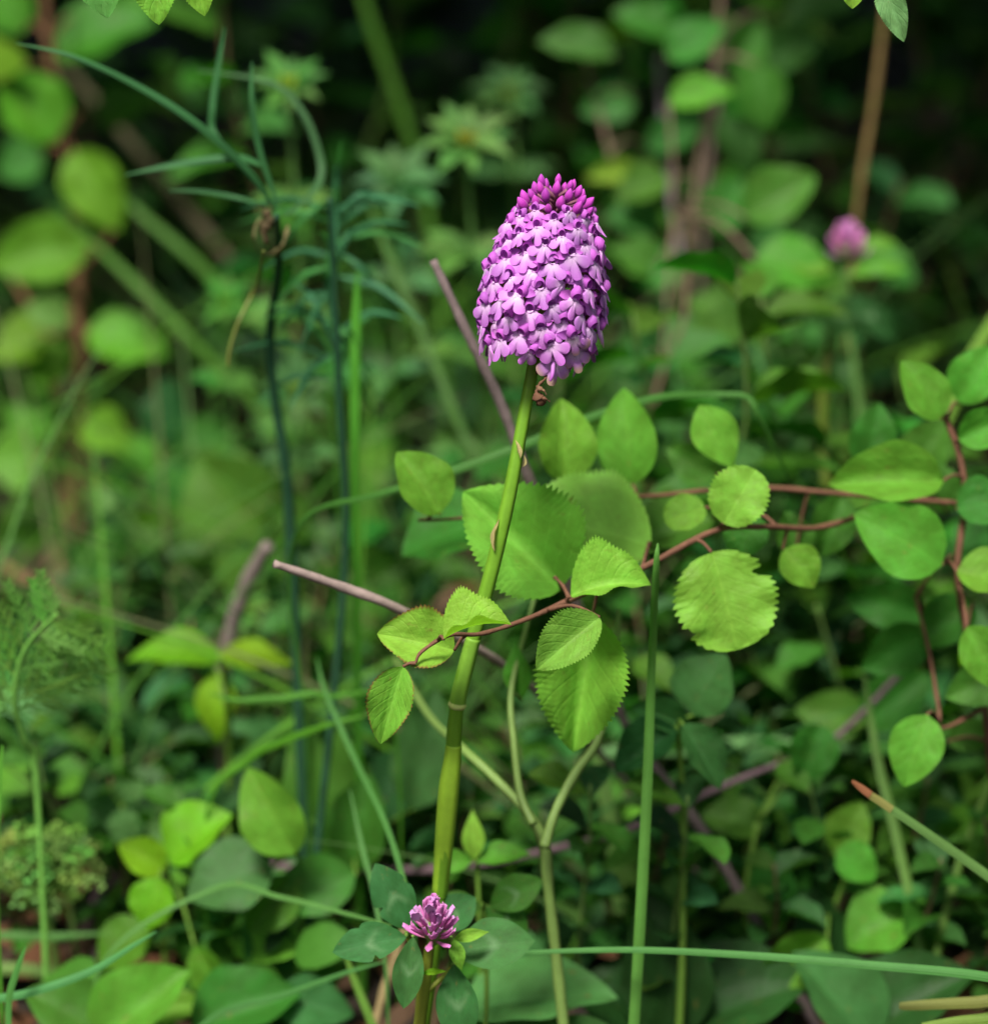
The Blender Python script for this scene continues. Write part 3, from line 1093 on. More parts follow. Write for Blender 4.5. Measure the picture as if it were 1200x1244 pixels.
plant('plum_sapling', 'red-brown plum sapling reaching bright toothed leaves across behind the orchid stem', 'sapling',
      [[(1222, 1360, 1.15, 5.92), (1214, 1060, 1.13, 5.18), (1196, 860, 1.11, 4.81), (1172, 760, 1.10, 4.44), (1163, 690, 1.09, 4.44), (1172, 610, 1.09, 4.44), (1166, 555, 1.09, 4.07), (1150, 512, 1.09, 3.70), (1140, 490, 1.088, 2.22)],
       [(1172, 612, 1.09, 3.33), (1100, 606, 1.105, 3.33), (1000, 598, 1.10, 3.33), (940, 593, 1.098, 3.33), (870, 595, 1.095, 3.11), (800, 602, 1.09, 2.96), (752, 604, 1.085, 2.37)],
       [(1100, 606, 1.105, 3.33), (1000, 640, 1.085, 3.70), (930, 640, 1.06, 3.70), (868, 645, 1.048, 3.85), (780, 690, 1.036, 3.85), (692, 729, 1.022, 3.70), (640, 752, 1.010, 3.11), (585, 770, 0.998, 2.81), (545, 772, 0.988, 2.66), (512, 792, 0.986, 2.22), (505, 806, 0.986, 1.63)],
       [(692, 729, 1.022, 2.96), (684, 712, 1.028, 2.22), (674, 702, 1.036, 1.63)],
       [(780, 690, 1.036, 2.52), (788, 660, 1.06, 1.92)],
       [(868, 645, 1.048, 2.96), (890, 628, 1.05, 2.22), (897, 612, 1.048, 1.78)],
       [(752, 604, 1.085, 1.92), (700, 604, 1.087, 1.78), (640, 620, 1.085, 1.78), (555, 630, 1.075, 2.07), (508, 632, 1.07, 1.92)],
       [(1163, 690, 1.09, 2.22), (1150, 683, 1.085, 1.85)],
       [(1196, 860, 1.11, 3.33), (1145, 885, 1.095, 2.66), (1140, 860, 1.095, 2.66), (1128, 790, 1.10, 2.52), (1112, 725, 1.11, 1.92)]],
      [('tooth', 622, 657, 168, 140, 135, 1.045, (0.21, 0.44, 0.05), dict(mesh=f1, face=0.7, side=-0.15)),
       ('tooth', 706, 646, 172, 124, 168, 1.066, (0.27, 0.50, 0.07), dict(mesh=f4, face=0.48, jit=0.05)),
       ('tooth', 742, 718, 98, 66, 8, 1.018, 'b', dict(mesh=f2, face=0.45)),
       ('tooth', 690, 782, 100, 62, 220, 1.000, (0.13, 0.33, 0.045), dict(face=0.7)),
       ('tooth', 708, 832, 165, 110, 262, 1.040, (0.20, 0.43, 0.045), dict(mesh=f1, face=0.8)),
       ('roundtooth', 880, 730, 122, 124, 285, 1.040, 'b', dict(mesh=f5, face=0.85)),
       ('roundtooth', 898, 603, 76, 72, 60, 1.044, 'b', dict(face=0.75)),
       ('tooth', 505, 780, 96, 74, 168, 0.996, 'b', dict(face=0.6, mesh=f3)),
       ('tooth', 580, 768, 84, 40, 12, 0.978, 'b', dict(face=0.45, mesh=f2)),
       ('tooth', 476, 857, 98, 56, 254, 0.986, 'b', dict(face=0.75, mesh=f3)),
       ('roundtooth', 832, 625, 52, 44, 200, 1.065, 'g'),
       ('ovate', 905, 652, 62, 56, 250, 1.07, 'm'),
       ('ovate', 683, 535, 102, 72, 92, 1.085, (0.12, 0.32, 0.03), dict(face=0.7)),
       ('ovate', 763, 530, 118, 74, 95, 1.09, (0.12, 0.32, 0.03), dict(face=0.7)),
       ('ovate', 508, 587, 92, 68, 125, 1.06, 'g', dict(face=0.7)),
       ('obovate', 870, 531, 88, 58, 118, 1.085, (0.12, 0.32, 0.03), dict(face=0.7)),
       ('ovate', 545, 655, 120, 80, 200, 1.12, 'm', dict(face=0.5)),
       ('ovate', 970, 691, 60, 52, 310, 1.07, 'g', dict(face=0.7)),
       ('ovate', 815, 650, 110, 70, 200, 1.12, 'm'),
       ('ovate', 1076, 586, 140, 74, 182, 1.082, 'g', dict(face=0.62)),
       ('ovate', 1091, 655, 124, 92, 150, 1.072, 'g', dict(face=0.62)),
       ('ovate', 1118, 474, 86, 58, 125, 1.085, 'g', dict(face=0.7)),
       ('ovate', 1196, 520, 70, 50, 25, 1.085, 'g'), ('ovate', 1196, 612, 70, 60, 10, 1.085, 'm'),
       ('ovate', 1196, 704, 70, 56, 345, 1.075, 'g'), ('ovate', 1197, 800, 90, 60, 300, 1.07, 'g'),
       ('ovate', 1112, 912, 92, 66, 252, 1.075, 'g', dict(face=0.75)),
       ('ovate', 1190, 832, 90, 60, 200, 1.10, 'm'), ('ovate', 1185, 895, 70, 40, 10, 1.12, 'm'),
       ('lance', 1170, 798, 26, 14, 250, 1.075, 'y'),
       ('tooth', 1050, 600, 90, 60, 200, 1.13, 'm'), ('ovate', 1185, 455, 80, 60, 60, 1.11, 'g'), ('ovate', 1150, 760, 84, 60, 220, 1.12, 'm'), ('ovate', 1010, 640, 80, 56, 250, 1.12, 'm'), ('tooth', 1140, 590, 70, 50, 110, 1.13, 'm'),
       ('ovate', 1085, 790, 90, 64, 210, 1.13, 'm'), ('ovate', 960, 650, 60, 48, 100, 1.11, 'm'), ('ovate', 1195, 660, 80, 60, 20, 1.11, 'm'), ('ovate', 840, 560, 70, 50, 150, 1.12, 'm'), ('ovate', 1060, 530, 84, 60, 80, 1.13, 'm'),
       ('ovate', 1075, 735, 100, 60, 170, 1.14, 'm'), ('ovate', 1130, 545, 80, 60, 60, 1.14, 'm')],
      stem_col=REDTWIG, stem_mat='bark', petiole=0.00055, part='twig')

# leaves reaching in from twigs that arch over the top of the view
plant('plum_sapling', 'arching plum twig with three sharp leaf tips hanging above the long curved grass leaf', 'sapling',
      [[(-260, 1300, 1.10, 10), (-250, 700, 1.05, 8), (-160, 150, 1.01, 6), (0, -70, 0.99, 5), (140, -75, 0.985, 4), (260, -60, 0.985, 3)]],
      [('tooth', 122, -28, 100, 76, 280, 0.985, (0.14, 0.33, 0.07), dict(face=0.8)),
       ('tooth', 190, -16, 92, 62, 274, 0.985, 'b', dict(face=0.8)),
       ('tooth', 240, -18, 76, 50, 284, 0.985, 'b', dict(face=0.8)),
       ('tooth', -120, 40, 120, 90, 250, 1.0, 'b'), ('tooth', -200, 260, 120, 90, 200, 1.02, 'b'), ('tooth', -170, 420, 120, 90, 330, 1.03, 'b')],
      stem_col=REDTWIG, stem_mat='bark', petiole=0.0008, part='twig')
plant('plum_sapling', 'arching plum twig whose pale oval leaf hangs at the top of the tan dry stem', 'sapling',
      [[(1500, 1300, 1.10, 10), (1470, 600, 1.05, 8), (1360, 90, 1.01, 6), (1200, -90, 0.99, 5), (1090, -90, 0.985, 4), (1000, -70, 0.985, 3)]],
      [('tooth', 1084, 12, 82, 36, 290, 0.985, (0.17, 0.34, 0.12), dict(face=0.8)),
       ('tooth', 1034, -18, 56, 44, 272, 0.985, 'b', dict(face=0.8)),
       ('tooth', 1330, 200, 120, 90, 250, 1.0, 'b'), ('tooth', 1420, 420, 120, 90, 340, 1.02, 'b')],
      stem_col=REDTWIG, stem_mat='bark', petiole=0.0008, part='twig')

# ------------------------------------------------------------------ dark narrow-leaved stalk on the far side
NARROW = (0.034, 0.125, 0.042)
nl = plant('scabious_stalk', 'dark bluish stalk with long narrow leaves and a shrivelled curled bud', 'wild plant',
           [[(372, 1150, 1.19, 6), (362, 850, 1.185, 6.5), (352, 640, 1.18, 7.5), (346, 560, 1.175, 7), (333, 480, 1.17, 6), (328, 400, 1.16, 6), (338, 330, 1.13, 5), (336, 262, 1.10, 4)],
            [(372, 1150, 1.16, 5), (418, 700, 1.16, 5), (412, 480, 1.15, 5), (405, 330, 1.14, 4), (400, 240, 1.13, 3)]],
           [], stem_col=(0.012, 0.045, 0.022))
def narrow(pts, col=NARROW):
    wp = [(P(a[0], a[1], a[2] + 0.03), a[3] * 0.78 * 0.00025 * a[2]) for a in pts]
    obj('leaf', blade_mesh('narrow_leaf', wp, nl.location, UPV if abs(pts[0][0] - pts[-1][0]) > abs(pts[0][1] - pts[-1][1]) else RIGHT, 0.4), nl, None, col)
narrow([(336, 256, 1.08, 3), (300, 205, 1.07, 6), (240, 150, 1.06, 6.5), (170, 105, 1.055, 5.5), (90, 68, 1.05, 4), (20, 52, 1.05, 1)])
narrow([(338, 250, 1.08, 3), (315, 180, 1.075, 5), (306, 120, 1.07, 4.5), (306, 75, 1.07, 1)])
narrow([(310, 215, 1.075, 3), (262, 165, 1.09, 5), (258, 130, 1.09, 5.5), (266, 75, 1.09, 4), (273, 33, 1.09, 1)])
narrow([(318, 200, 1.08, 3), (285, 190, 1.09, 6), (220, 198, 1.09, 6), (152, 212, 1.09, 1)])
narrow([(325, 250, 1.08, 2), (290, 240, 1.085, 4), (245, 232, 1.085, 3.5), (205, 231, 1.085, 1)])
narrow([(345, 262, 1.09, 3), (380, 232, 1.13, 5), (390, 200, 1.14, 5), (370, 140, 1.14, 5), (330, 100, 1.14, 4), (240, 85, 1.14, 1)], (0.05, 0.13, 0.05))
for q in range(34):
    py0 = R.uniform(240, 470)
    px0 = 405 + R.uniform(-6, 6)
    an = R.uniform(-70, 250)
    ln = R.uniform(60, 130)
    a = math.radians(an)
    x1, y1 = px0 + math.cos(a) * ln, py0 - math.sin(a) * ln * 0.9 + 12
    narrow([(px0, py0, 1.145, 2), ((px0 + x1) / 2, (py0 + y1) / 2 - 16, 1.14, 5), (x1, y1, 1.14 + R.uniform(-0.05, 0.04), 0.8)], R.choice([(0.03, 0.12, 0.05), (0.05, 0.2, 0.05), (0.04, 0.15, 0.07)]))
tube('withered_bud', nl, [(P(336, 262, 1.11), 0.0004), (P(316, 266, 1.11), 0.0005), (P(309, 284, 1.105), 0.0004), (P(314, 304, 1.11), 0.0003), (P(330, 309, 1.115), 0.0005), (P(342, 300, 1.105), 0.0010), (P(348, 284, 1.105), 0.0008), (P(350, 272, 1.11), 0.0002)], MAT['dry'], (0.13, 0.12, 0.05), 8, 6, 1.2)
tube('withered_bud', nl, [(P(322, 255, 1.11), 0.0012), (P(328, 268, 1.11), 0.0020), (P(320, 280, 1.11), 0.0012), (P(324, 296, 1.11), 0.0006)], MAT['dry'], (0.08, 0.06, 0.03), 8, 5, 1.2)
tube('stalk', nl, [(P(320, 305, 1.07), 0.0005), (P(312, 345, 1.12), 0.0007), (P(290, 390, 1.12), 0.0006), (P(279, 425, 1.12), 0.0006), (P(277, 445, 1.12), 0.0005)], MAT['stem'], (0.11, 0.14, 0.03), 8, 6)

# ------------------------------------------------------------------ single stems, blades and twigs
grass_blade('tall straight blue-green grass blade rising past the round toothed leaf', [(762, 1330, 1.05, 6.5), (770, 1244, 1.047, 6.5), (784, 1000, 1.04, 6.5), (792, 800, 1.035, 5), (797, 690, 1.016, 4), (799, 660, 1.016, 1)], (0.085, 0.23, 0.06), fold=0.5)
grass_blade('long level grass blade passing behind the clover and the tall upright blade', [(1420, 1300, 1.02, 3.75), (1300, 1215, 1.02, 5.25), (1200, 1187, 1.02, 6.00), (1050, 1172, 1.025, 5.25), (900, 1160, 1.03, 4.50), (760, 1154, 1.032, 3.75), (630, 1158, 1.034, 2.25), (600, 1162, 1.035, 0.75)],  (0.06, 0.20, 0.065), hint=UPV)
rb = grass_blade('green grass blade with an orange-red dried tip slanting over the pale upright stem', [(1420, 1250, 1.05, 4), (1300, 1140, 1.048, 5), (1200, 1064, 1.045, 6), (1120, 1008, 1.04, 5.5), (1082, 982, 1.038, 5.2)], (0.10, 0.21, 0.08))
for nm, pts, c in (('yellowed_part', [(1084, 984, 1.0378, 5.2), (1070, 974, 1.037, 5.2), (1056, 965, 1.036, 5)], (0.20, 0.20, 0.06)), ('dry_tip', [(1058, 966, 1.0358, 5.0), (1046, 957, 1.035, 4.5), (1035, 949, 1.034, 2)], (0.24, 0.10, 0.05))):
    obj(nm, blade_mesh(nm, [(P(a, b, c_), h * 0.00025) for a, b, c_, h in pts], rb.location), rb, None, c)
grass_blade('green grass leaf slanting up behind the orchid stem then bending sharply down', [(372, 900, 1.15, 2.04), (352, 720, 1.13, 2.55), (372, 628, 1.11, 3.06), (460, 600, 1.09, 4.08), (560, 568, 1.085, 5.10), (640, 538, 1.085, 5.61), (720, 505, 1.09, 5.10), (800, 482, 1.095, 4.59), (860, 479, 1.10, 4.08), (906, 481, 1.10, 3.57), (922, 505, 1.10, 3.06), (945, 550, 1.11, 2.04), (960, 590, 1.12, 0.51)],  (0.045, 0.15, 0.035), hint=UPV)
for lab, pts, c in (
    ('curved blue-green grass blade arching low over the brown dead leaves', [(-160, 1310, 1.08, 3.00), (-60, 1230, 1.065, 4.50), (40, 1205, 1.06, 5.25), (110, 1180, 1.06, 4.50), (160, 1150, 1.06, 3.00), (190, 1132, 1.06, 0.75)],  (0.06, 0.22, 0.09)),
    ('pale blurred grass stem lying level beneath the yellow-green leaves', [(-160, 1250, 1.2, 5), (-20, 1180, 1.2, 7), (100, 1187, 1.2, 7), (230, 1200, 1.2, 6), (330, 1206, 1.2, 4)], (0.14, 0.26, 0.09)),
    ('short level grass blade under the umbel of tiny buds', [(-200, 1200, 1.17, 4), (-40, 1142, 1.17, 5), (60, 1138, 1.17, 5), (130, 1134, 1.17, 1)], (0.07, 0.2, 0.06)),
    ('thin grass blade slanting up toward the clover leaves', [(200, 1310, 1.1, 2.10), (260, 1235, 1.1, 2.80), (340, 1210, 1.09, 3.50), (420, 1182, 1.08, 2.80), (470, 1168, 1.075, 0.70)],  (0.06, 0.19, 0.07)),
    ('thin pale grass blade leaning across to the clover from the green leaf', [(120, 1180, 1.12, 2.40), (260, 1080, 1.12, 3.00), (340, 1090, 1.1, 3.00), (420, 1110, 1.08, 2.40), (475, 1125, 1.06, 1.20)],  (0.09, 0.23, 0.08)),
    ('grass blade leaning steeply into the clover flower', [(505, 1140, 1.04, 2.10), (490, 1070, 1.06, 3.50), (468, 1000, 1.08, 3.50), (430, 920, 1.11, 3.50), (395, 840, 1.13, 2.80), (385, 800, 1.14, 0.70)], (0.06, 0.18, 0.06)),
    ('second thin grass blade beside the blade leaning into the clover flower', [(470, 1200, 1.09, 2.10), (455, 1090, 1.1, 2.80), (440, 1030, 1.11, 2.80), (425, 960, 1.12, 0.70)],  (0.07, 0.2, 0.07)),
    ('bright grass leaf curving up below the yellow-green drooping leaf', [(250, 1000, 1.16, 1.95), (300, 925, 1.15, 3.90), (345, 900, 1.14, 4.55), (400, 880, 1.13, 3.25), (450, 868, 1.13, 0.65)], (0.06, 0.20, 0.02)),
    ('level bright grass leaf in front of the yellow-green drooping leaf', [(480, 890, 1.15, 1.80), (400, 845, 1.14, 3.60), (340, 848, 1.14, 4.20), (285, 850, 1.14, 3.00), (255, 842, 1.14, 0.60)], (0.05, 0.18, 0.02)),
    ('upright green grass blade between the dark stalk and the grey twig', [(432, 640, 1.16, 5), (431, 470, 1.15, 6), (432, 390, 1.15, 6), (434, 330, 1.15, 1)], (0.06, 0.24, 0.03)),
    ('broad blurred grass blade leaning behind the orchid cone', [(600, 620, 1.3, 4.40), (560, 520, 1.3, 4.95), (520, 420, 1.31, 4.95), (480, 330, 1.32, 4.95), (450, 250, 1.34, 2.20)], (0.05, 0.13, 0.035)),
    ('blurred upright grass blade above the whorled leaves', [(540, 420, 1.6, 4.40), (520, 260, 1.6, 4.95), (490, 140, 1.6, 5.50), (455, 40, 1.6, 5.50), (425, -60, 1.6, 4.40)], (0.05, 0.15, 0.02)),
    ('blurred green blade rising diagonally beneath the round left shrub leaves', [(420, 620, 1.45, 4.00), (310, 490, 1.45, 5.50), (220, 400, 1.45, 6.00), (130, 310, 1.46, 5.00), (60, 250, 1.46, 2.00)], (0.055, 0.16, 0.025)),
    ('blurred green blade parallel to the tan fallen stem', [(400, 500, 1.48, 4.00), (300, 380, 1.48, 5.50), (230, 310, 1.48, 5.50), (160, 250, 1.49, 4.50), (120, 210, 1.5, 1.50)], (0.05, 0.15, 0.025)),
    ('blurred upright grass stem below the pink distant clover', [(972, 640, 1.4, 5.40), (972, 500, 1.4, 6.00), (970, 400, 1.4, 5.40), (972, 350, 1.4, 2.40)],  (0.08, 0.19, 0.06)),
    ('yellowing blurred grass stem below the pink distant clover', [(1004, 660, 1.28, 5.40), (1000, 540, 1.28, 5.40), (1000, 470, 1.28, 4.80), (1006, 400, 1.28, 2.40)],  (0.10, 0.15, 0.025)),
    ('blurred bluish grass stem leaning below the oval shrub leaf', [(975, 600, 1.34, 4.80), (945, 490, 1.34, 4.80), (915, 420, 1.34, 4.20), (885, 340, 1.34, 1.80)],  (0.06, 0.19, 0.08)),
    ('blurred grass stem beside the yellowing stem', [(1052, 640, 1.32, 4.80), (1046, 520, 1.32, 4.80), (1036, 430, 1.32, 3.60), (1030, 400, 1.32, 1.20)],  (0.09, 0.20, 0.07)),
    ('blurred grass blade leaning over the upright red-brown sapling', [(1120, 640, 1.25, 5), (1160, 480, 1.25, 8), (1200, 400, 1.25, 7), (1250, 320, 1.25, 2)], (0.13, 0.27, 0.05)),
    ('pale upright grass stem standing behind the slanting red-tipped blade', [(1135, 1330, 1.13, 5.85), (1118, 1160, 1.14, 5.85), (1090, 1020, 1.15, 5.85), (1066, 920, 1.16, 5.20), (1050, 820, 1.17, 1.95)], (0.09, 0.19, 0.055)),
    ('pale grass stem crossing the pale upright stem low down', [(1120, 1280, 1.13, 3.90), (1140, 1150, 1.14, 4.55), (1165, 1050, 1.15, 4.55), (1195, 970, 1.16, 3.90), (1230, 900, 1.17, 1.30)], (0.09, 0.19, 0.04)),
    ('blurred dull green grass stem behind the tall upright blade', [(760, 1200, 1.2, 6), (748, 1050, 1.2, 9), (735, 960, 1.2, 9), (715, 880, 1.2, 4)], (0.10, 0.2, 0.07)),
    ('blurred blue-green grass stem among the small bottom leaves', [(1012, 1240, 1.2, 7), (1004, 1080, 1.2, 8), (990, 980, 1.2, 8), (975, 900, 1.2, 3)], (0.06, 0.16, 0.09)),
    ('blurred level green blade behind the plum twigs', [(700, 940, 1.24, 5), (860, 908, 1.24, 10), (960, 905, 1.24, 9), (1050, 910, 1.24, 3)], (0.09, 0.22, 0.10)),
    ('short straw-coloured stalk lying level beside the pale stems', [(1420, 1260, 1.04, 4.80), (1260, 1216, 1.04, 7.20), (1180, 1218, 1.04, 7.20), (1105, 1222, 1.04, 5.60), (1092, 1222, 1.04, 3.20)], (0.15, 0.17, 0.06)),
    ('short yellow-green stalk lying level beneath the straw-coloured one', [(1420, 1300, 1.03, 4.80), (1260, 1240, 1.03, 7.20), (1180, 1240, 1.03, 7.20), (1120, 1247, 1.03, 4.00)], (0.13, 0.22, 0.05)),
    ('short green grass tip left of the clover leaves', [(15, 1330, 1.05, 2), (10, 1225, 1.05, 4), (20, 1180, 1.05, 4), (32, 1150, 1.05, 1)], (0.06, 0.2, 0.06)),
    ('short upright grass tip at the umbel edge', [(-4, 1100, 1.06, 3), (-2, 960, 1.06, 4), (3, 905, 1.06, 1)], (0.08, 0.26, 0.04)),
    ('thin green stalk leaning low near the clover stem', [(480, 1330, 1.1, 4), (450, 1240, 1.1, 5), (430, 1190, 1.1, 4), (420, 1160, 1.1, 2)], (0.12, 0.26, 0.06)),
):
    horiz = abs(pts[0][0] - pts[-1][0]) > abs(pts[0][1] - pts[-1][1])
    grass_blade(lab, pts, c, hint=UPV if horiz else RIGHT)

GREY = (0.24, 0.19, 0.19)
twig('long grey dead twig leaning from the litter up behind the orchid cone', [(1060, 1380, 1.18, 6), (990, 1244, 1.17, 6.5), (930, 1140, 1.16, 7), (860, 1020, 1.155, 7), (800, 940, 1.145, 7), (762, 885, 1.14, 6.5), (700, 735, 1.12, 6.5), (640, 575, 1.09, 6.5), (608, 490, 1.08, 6.5), (570, 410, 1.07, 6), (526, 316, 1.065, 5)], (0.15, 0.115, 0.115))
twig('pale grey broken twig pointing at the orchid stem leaves', [(1000, 1290, 1.24, 4), (800, 1000, 1.20, 4), (640, 830, 1.10, 5), (495, 746, 1.05, 6), (420, 715, 1.04, 6), (333, 685, 1.03, 5)], (0.24, 0.185, 0.17))
twig('blurred grey stub of a twig beside the big round leaf', [(270, 860, 1.26, 9), (280, 770, 1.25, 10), (300, 710, 1.24, 10), (326, 662, 1.23, 8)], (0.16, 0.13, 0.12))
twig('thin purple-brown twig lying low behind the orchid and crossing the long grey one', [(120, 1085, 1.25, 5), (240, 1052, 1.22, 5), (430, 1057, 1.2, 5), (560, 1054, 1.18, 5), (690, 1028, 1.15, 5), (770, 1005, 1.14, 5), (850, 968, 1.155, 5), (915, 940, 1.165, 4.5), (1010, 900, 1.18, 4), (1110, 800, 1.2, 4)], (0.13, 0.085, 0.10))
twig('tan blurred twig arching through the bottom leaves', [(880, 1300, 1.18, 4), (905, 1225, 1.18, 6), (925, 1190, 1.18, 5), (1005, 1120, 1.18, 4), (1040, 1060, 1.18, 3)], (0.26, 0.18, 0.12))
twig('blurred brown stick lying beside the feathery leaf', [(170, 800, 1.45, 9), (100, 750, 1.44, 10), (40, 712, 1.43, 10), (-60, 650, 1.42, 9)], (0.18, 0.12, 0.06))
twig('blurred tan stick leaning behind the narrow leaves', [(360, 420, 1.62, 6.60), (290, 330, 1.62, 6.60), (215, 240, 1.62, 6.60), (140, 150, 1.63, 6.05), (60, 60, 1.64, 4.95)], (0.10, 0.09, 0.05))
twig('tall tan dry stem rising above the pink distant clover', [(1020, 520, 1.40, 3.50), (1034, 330, 1.40, 4.20), (1046, 220, 1.39, 4.55), (1062, 120, 1.38, 4.55), (1074, 20, 1.37, 4.20), (1080, -60, 1.36, 4.20)],  (0.15, 0.105, 0.04), name='dry_stem', cat='stem')
twig('blurred lilac-grey twig standing in the upper shrub leaves', [(838, 560, 1.5, 3.75), (832, 370, 1.5, 4.12), (815, 230, 1.5, 4.12), (804, 120, 1.5, 4.12), (800, 70, 1.5, 3.75)],  (0.15, 0.12, 0.15))
twig('blurred dark grey twig behind the upper shrub leaves', [(845, 500, 1.5, 4.40), (858, 230, 1.5, 4.95), (870, 140, 1.5, 4.40), (880, 40, 1.5, 4.40)], (0.08, 0.06, 0.05))
twig('thin brown crooked twig under the upper shrub leaves', [(790, 560, 1.34, 2.10), (805, 450, 1.34, 2.45), (830, 390, 1.34, 2.45), (835, 330, 1.34, 1.75)],  (0.13, 0.08, 0.06))
twig('dark fallen stick beside the umbel of tiny buds', [(190, 1160, 1.26, 9), (140, 1060, 1.26, 10), (95, 990, 1.27, 9), (50, 945, 1.28, 6)], (0.10, 0.07, 0.06))
twig('thin brown dead stalk left of the clover stem', [(445, 1300, 1.13, 5), (465, 1210, 1.13, 6), (485, 1150, 1.13, 5), (500, 1100, 1.13, 3)], (0.22, 0.17, 0.08))

# pale forked stem
fk = plant('forked_stem', 'pale green forked stem standing between the orchid and the tall grass blade', 'plant stem',
           [[(690, 1330, 1.075, 7), (679, 1195, 1.07, 7), (667, 1090, 1.065, 7), (661, 1028, 1.062, 8), (642, 990, 1.062, 6), (600, 945, 1.068, 5.5), (560, 908, 1.08, 5.5), (520, 868, 1.13, 4), (480, 800, 1.17, 3)],
            [(661, 1030, 1.052, 7), (675, 985, 1.055, 6), (700, 938, 1.06, 6), (728, 895, 1.065, 5), (745, 810, 1.075, 4), (752, 740, 1.085, 3)],
            [(648, 1002, 1.052, 6), (632, 965, 1.056, 5), (624, 900, 1.06, 4.5), (621, 840, 1.065, 4), (640, 760, 1.075, 3), (660, 690, 1.085, 2)]],
           [('lance', 630, 815, 70, 34, 95, 1.07, 'g')],
           stem_col=(0.125, 0.205, 0.052))

# ------------------------------------------------------------------ leafy plants beneath and behind
plant('trefoil', 'small bright trefoil leaves between the orchid and the forked stem', 'wild plant',
      [[(585, 1200, 1.11, 3), (580, 1060, 1.10, 3), (578, 1045, 1.10, 3)]],
      [('lance', 575, 1014, 62, 28, 92, 1.095, 'b'), ('lance', 612, 1044, 66, 26, 8, 1.095, 'g'), ('lance', 548, 1047, 48, 28, 178, 1.095, 'g')], leafname='leaflet')
plant('trefoil', 'green clover leaf of three leaflets behind the pink clover head', 'wild plant',
      [[(590, 1250, 1.075, 3), (590, 1120, 1.07, 3), (586, 1102, 1.07, 3)]],
      [('clover', 627, 1086, 72, 44, 28, 1.065, 'm'), ('clover', 615, 1118, 60, 44, 330, 1.065, 'm'), ('clover', 556, 1106, 58, 40, 190, 1.06, 'm')], leafname='leaflet')
plant('dock_leaf', 'large bluish leaves spread low beside the base of the forked stem', 'wild plant',
      [[(640, 1330, 1.12, 6), (645, 1270, 1.12, 5)]],
      [('ovate', 655, 1222, 190, 80, 5, 1.10, 'p', dict(face=0.35)), ('ovate', 610, 1240, 120, 70, 160, 1.11, 't', dict(face=0.35)), ('ovate', 850, 1232, 200, 110, 5, 1.16, 'd', dict(face=0.4)), ('ovate', 720, 1290, 160, 90, 330, 1.11, 't')])
plant('nettle_shoot', 'drooping dark three-part leaf beside the tall grass blade', 'wild plant',
      [[(825, 1250, 1.12, 5), (830, 1000, 1.11, 4), (822, 882, 1.10, 3)]],
      [('tooth', 852, 920, 90, 48, 300, 1.085, 't', dict(face=0.6)), ('tooth', 785, 912, 90, 54, 215, 1.095, 'd'), ('tooth', 800, 870, 70, 40, 160, 1.10, 't'), ('ovate', 862, 832, 84, 76, 62, 1.10, 't', dict(face=0.6))])
plant('ground_ivy', 'yellow-green drooping leaf pair hanging in front of the dark gap', 'wild plant',
      [[(270, 1150, 1.24, 5), (278, 950, 1.23, 4), (276, 840, 1.2, 4), (268, 800, 1.18, 3)]],
      [('lance', 212, 804, 120, 42, 180, 1.23, 'y', dict(face=0.4)), ('lance', 308, 806, 100, 38, 358, 1.23, 'y', dict(face=0.4)), ('lance', 264, 858, 92, 50, 272, 1.23, 'y', dict(face=0.75))])
plant('broad_leaf_plant', 'big round blurred leaf behind the dark bluish stalk', 'wild plant',
      [[(330, 980, 1.42, 8), (345, 800, 1.40, 7), (360, 720, 1.38, 6)]],
      [('ovate', 298, 625, 185, 165, 130, 1.38, (0.060, 0.160, 0.018), dict(face=0.7)), ('ovate', 415, 640, 230, 110, 80, 1.40, (0.045, 0.135, 0.018), dict(face=0.6)), ('ovate', 470, 700, 180, 100, 30, 1.38, 'm'), ('ovate', 440, 560, 140, 90, 60, 1.42, 'm')])
plant('broad_leaf_plant', 'broad bluish leaf standing behind the feathery leaf', 'wild plant',
      [[(150, 1100, 1.38, 7), (140, 970, 1.36, 6)]],
      [('ovate', 130, 855, 190, 100, 100, 1.34, 'p', dict(face=0.6)), ('ovate', 60, 900, 170, 110, 130, 1.37, 'd'), ('ovate', 200, 900, 150, 90, 60, 1.38, 'd')])
plant('broad_leaf_plant', 'wide deep green leaves behind the grass blade that leans into the clover', 'wild plant',
      [[(440, 1180, 1.22, 6), (430, 1080, 1.22, 5)]],
      [('ovate', 395, 950, 190, 110, 105, 1.2, 'm', dict(face=0.7)), ('ovate', 515, 910, 150, 80, 80, 1.17, 't', dict(face=0.7)), ('ovate', 440, 1000, 120, 80, 80, 1.18, 'm'), ('ovate', 380, 1082, 110, 72, 200, 1.15, 'm'), ('ovate', 470, 960, 140, 80, 40, 1.2, 'd')])
plant('young_shoot', 'single broad green leaf beside the rusty dead leaf', 'wild plant',
      [[(365, 1250, 1.17, 4), (368, 1100, 1.16, 4), (362, 1040, 1.15, 3)]],
      [('ovate', 330, 985, 120, 78, 118, 1.13, 'g', dict(face=0.65)), ('ovate', 280, 1072, 110, 84, 200, 1.14, 't', dict(face=0.5)), ('ovate', 330, 1100, 90, 60, 230, 1.15, 'm')])
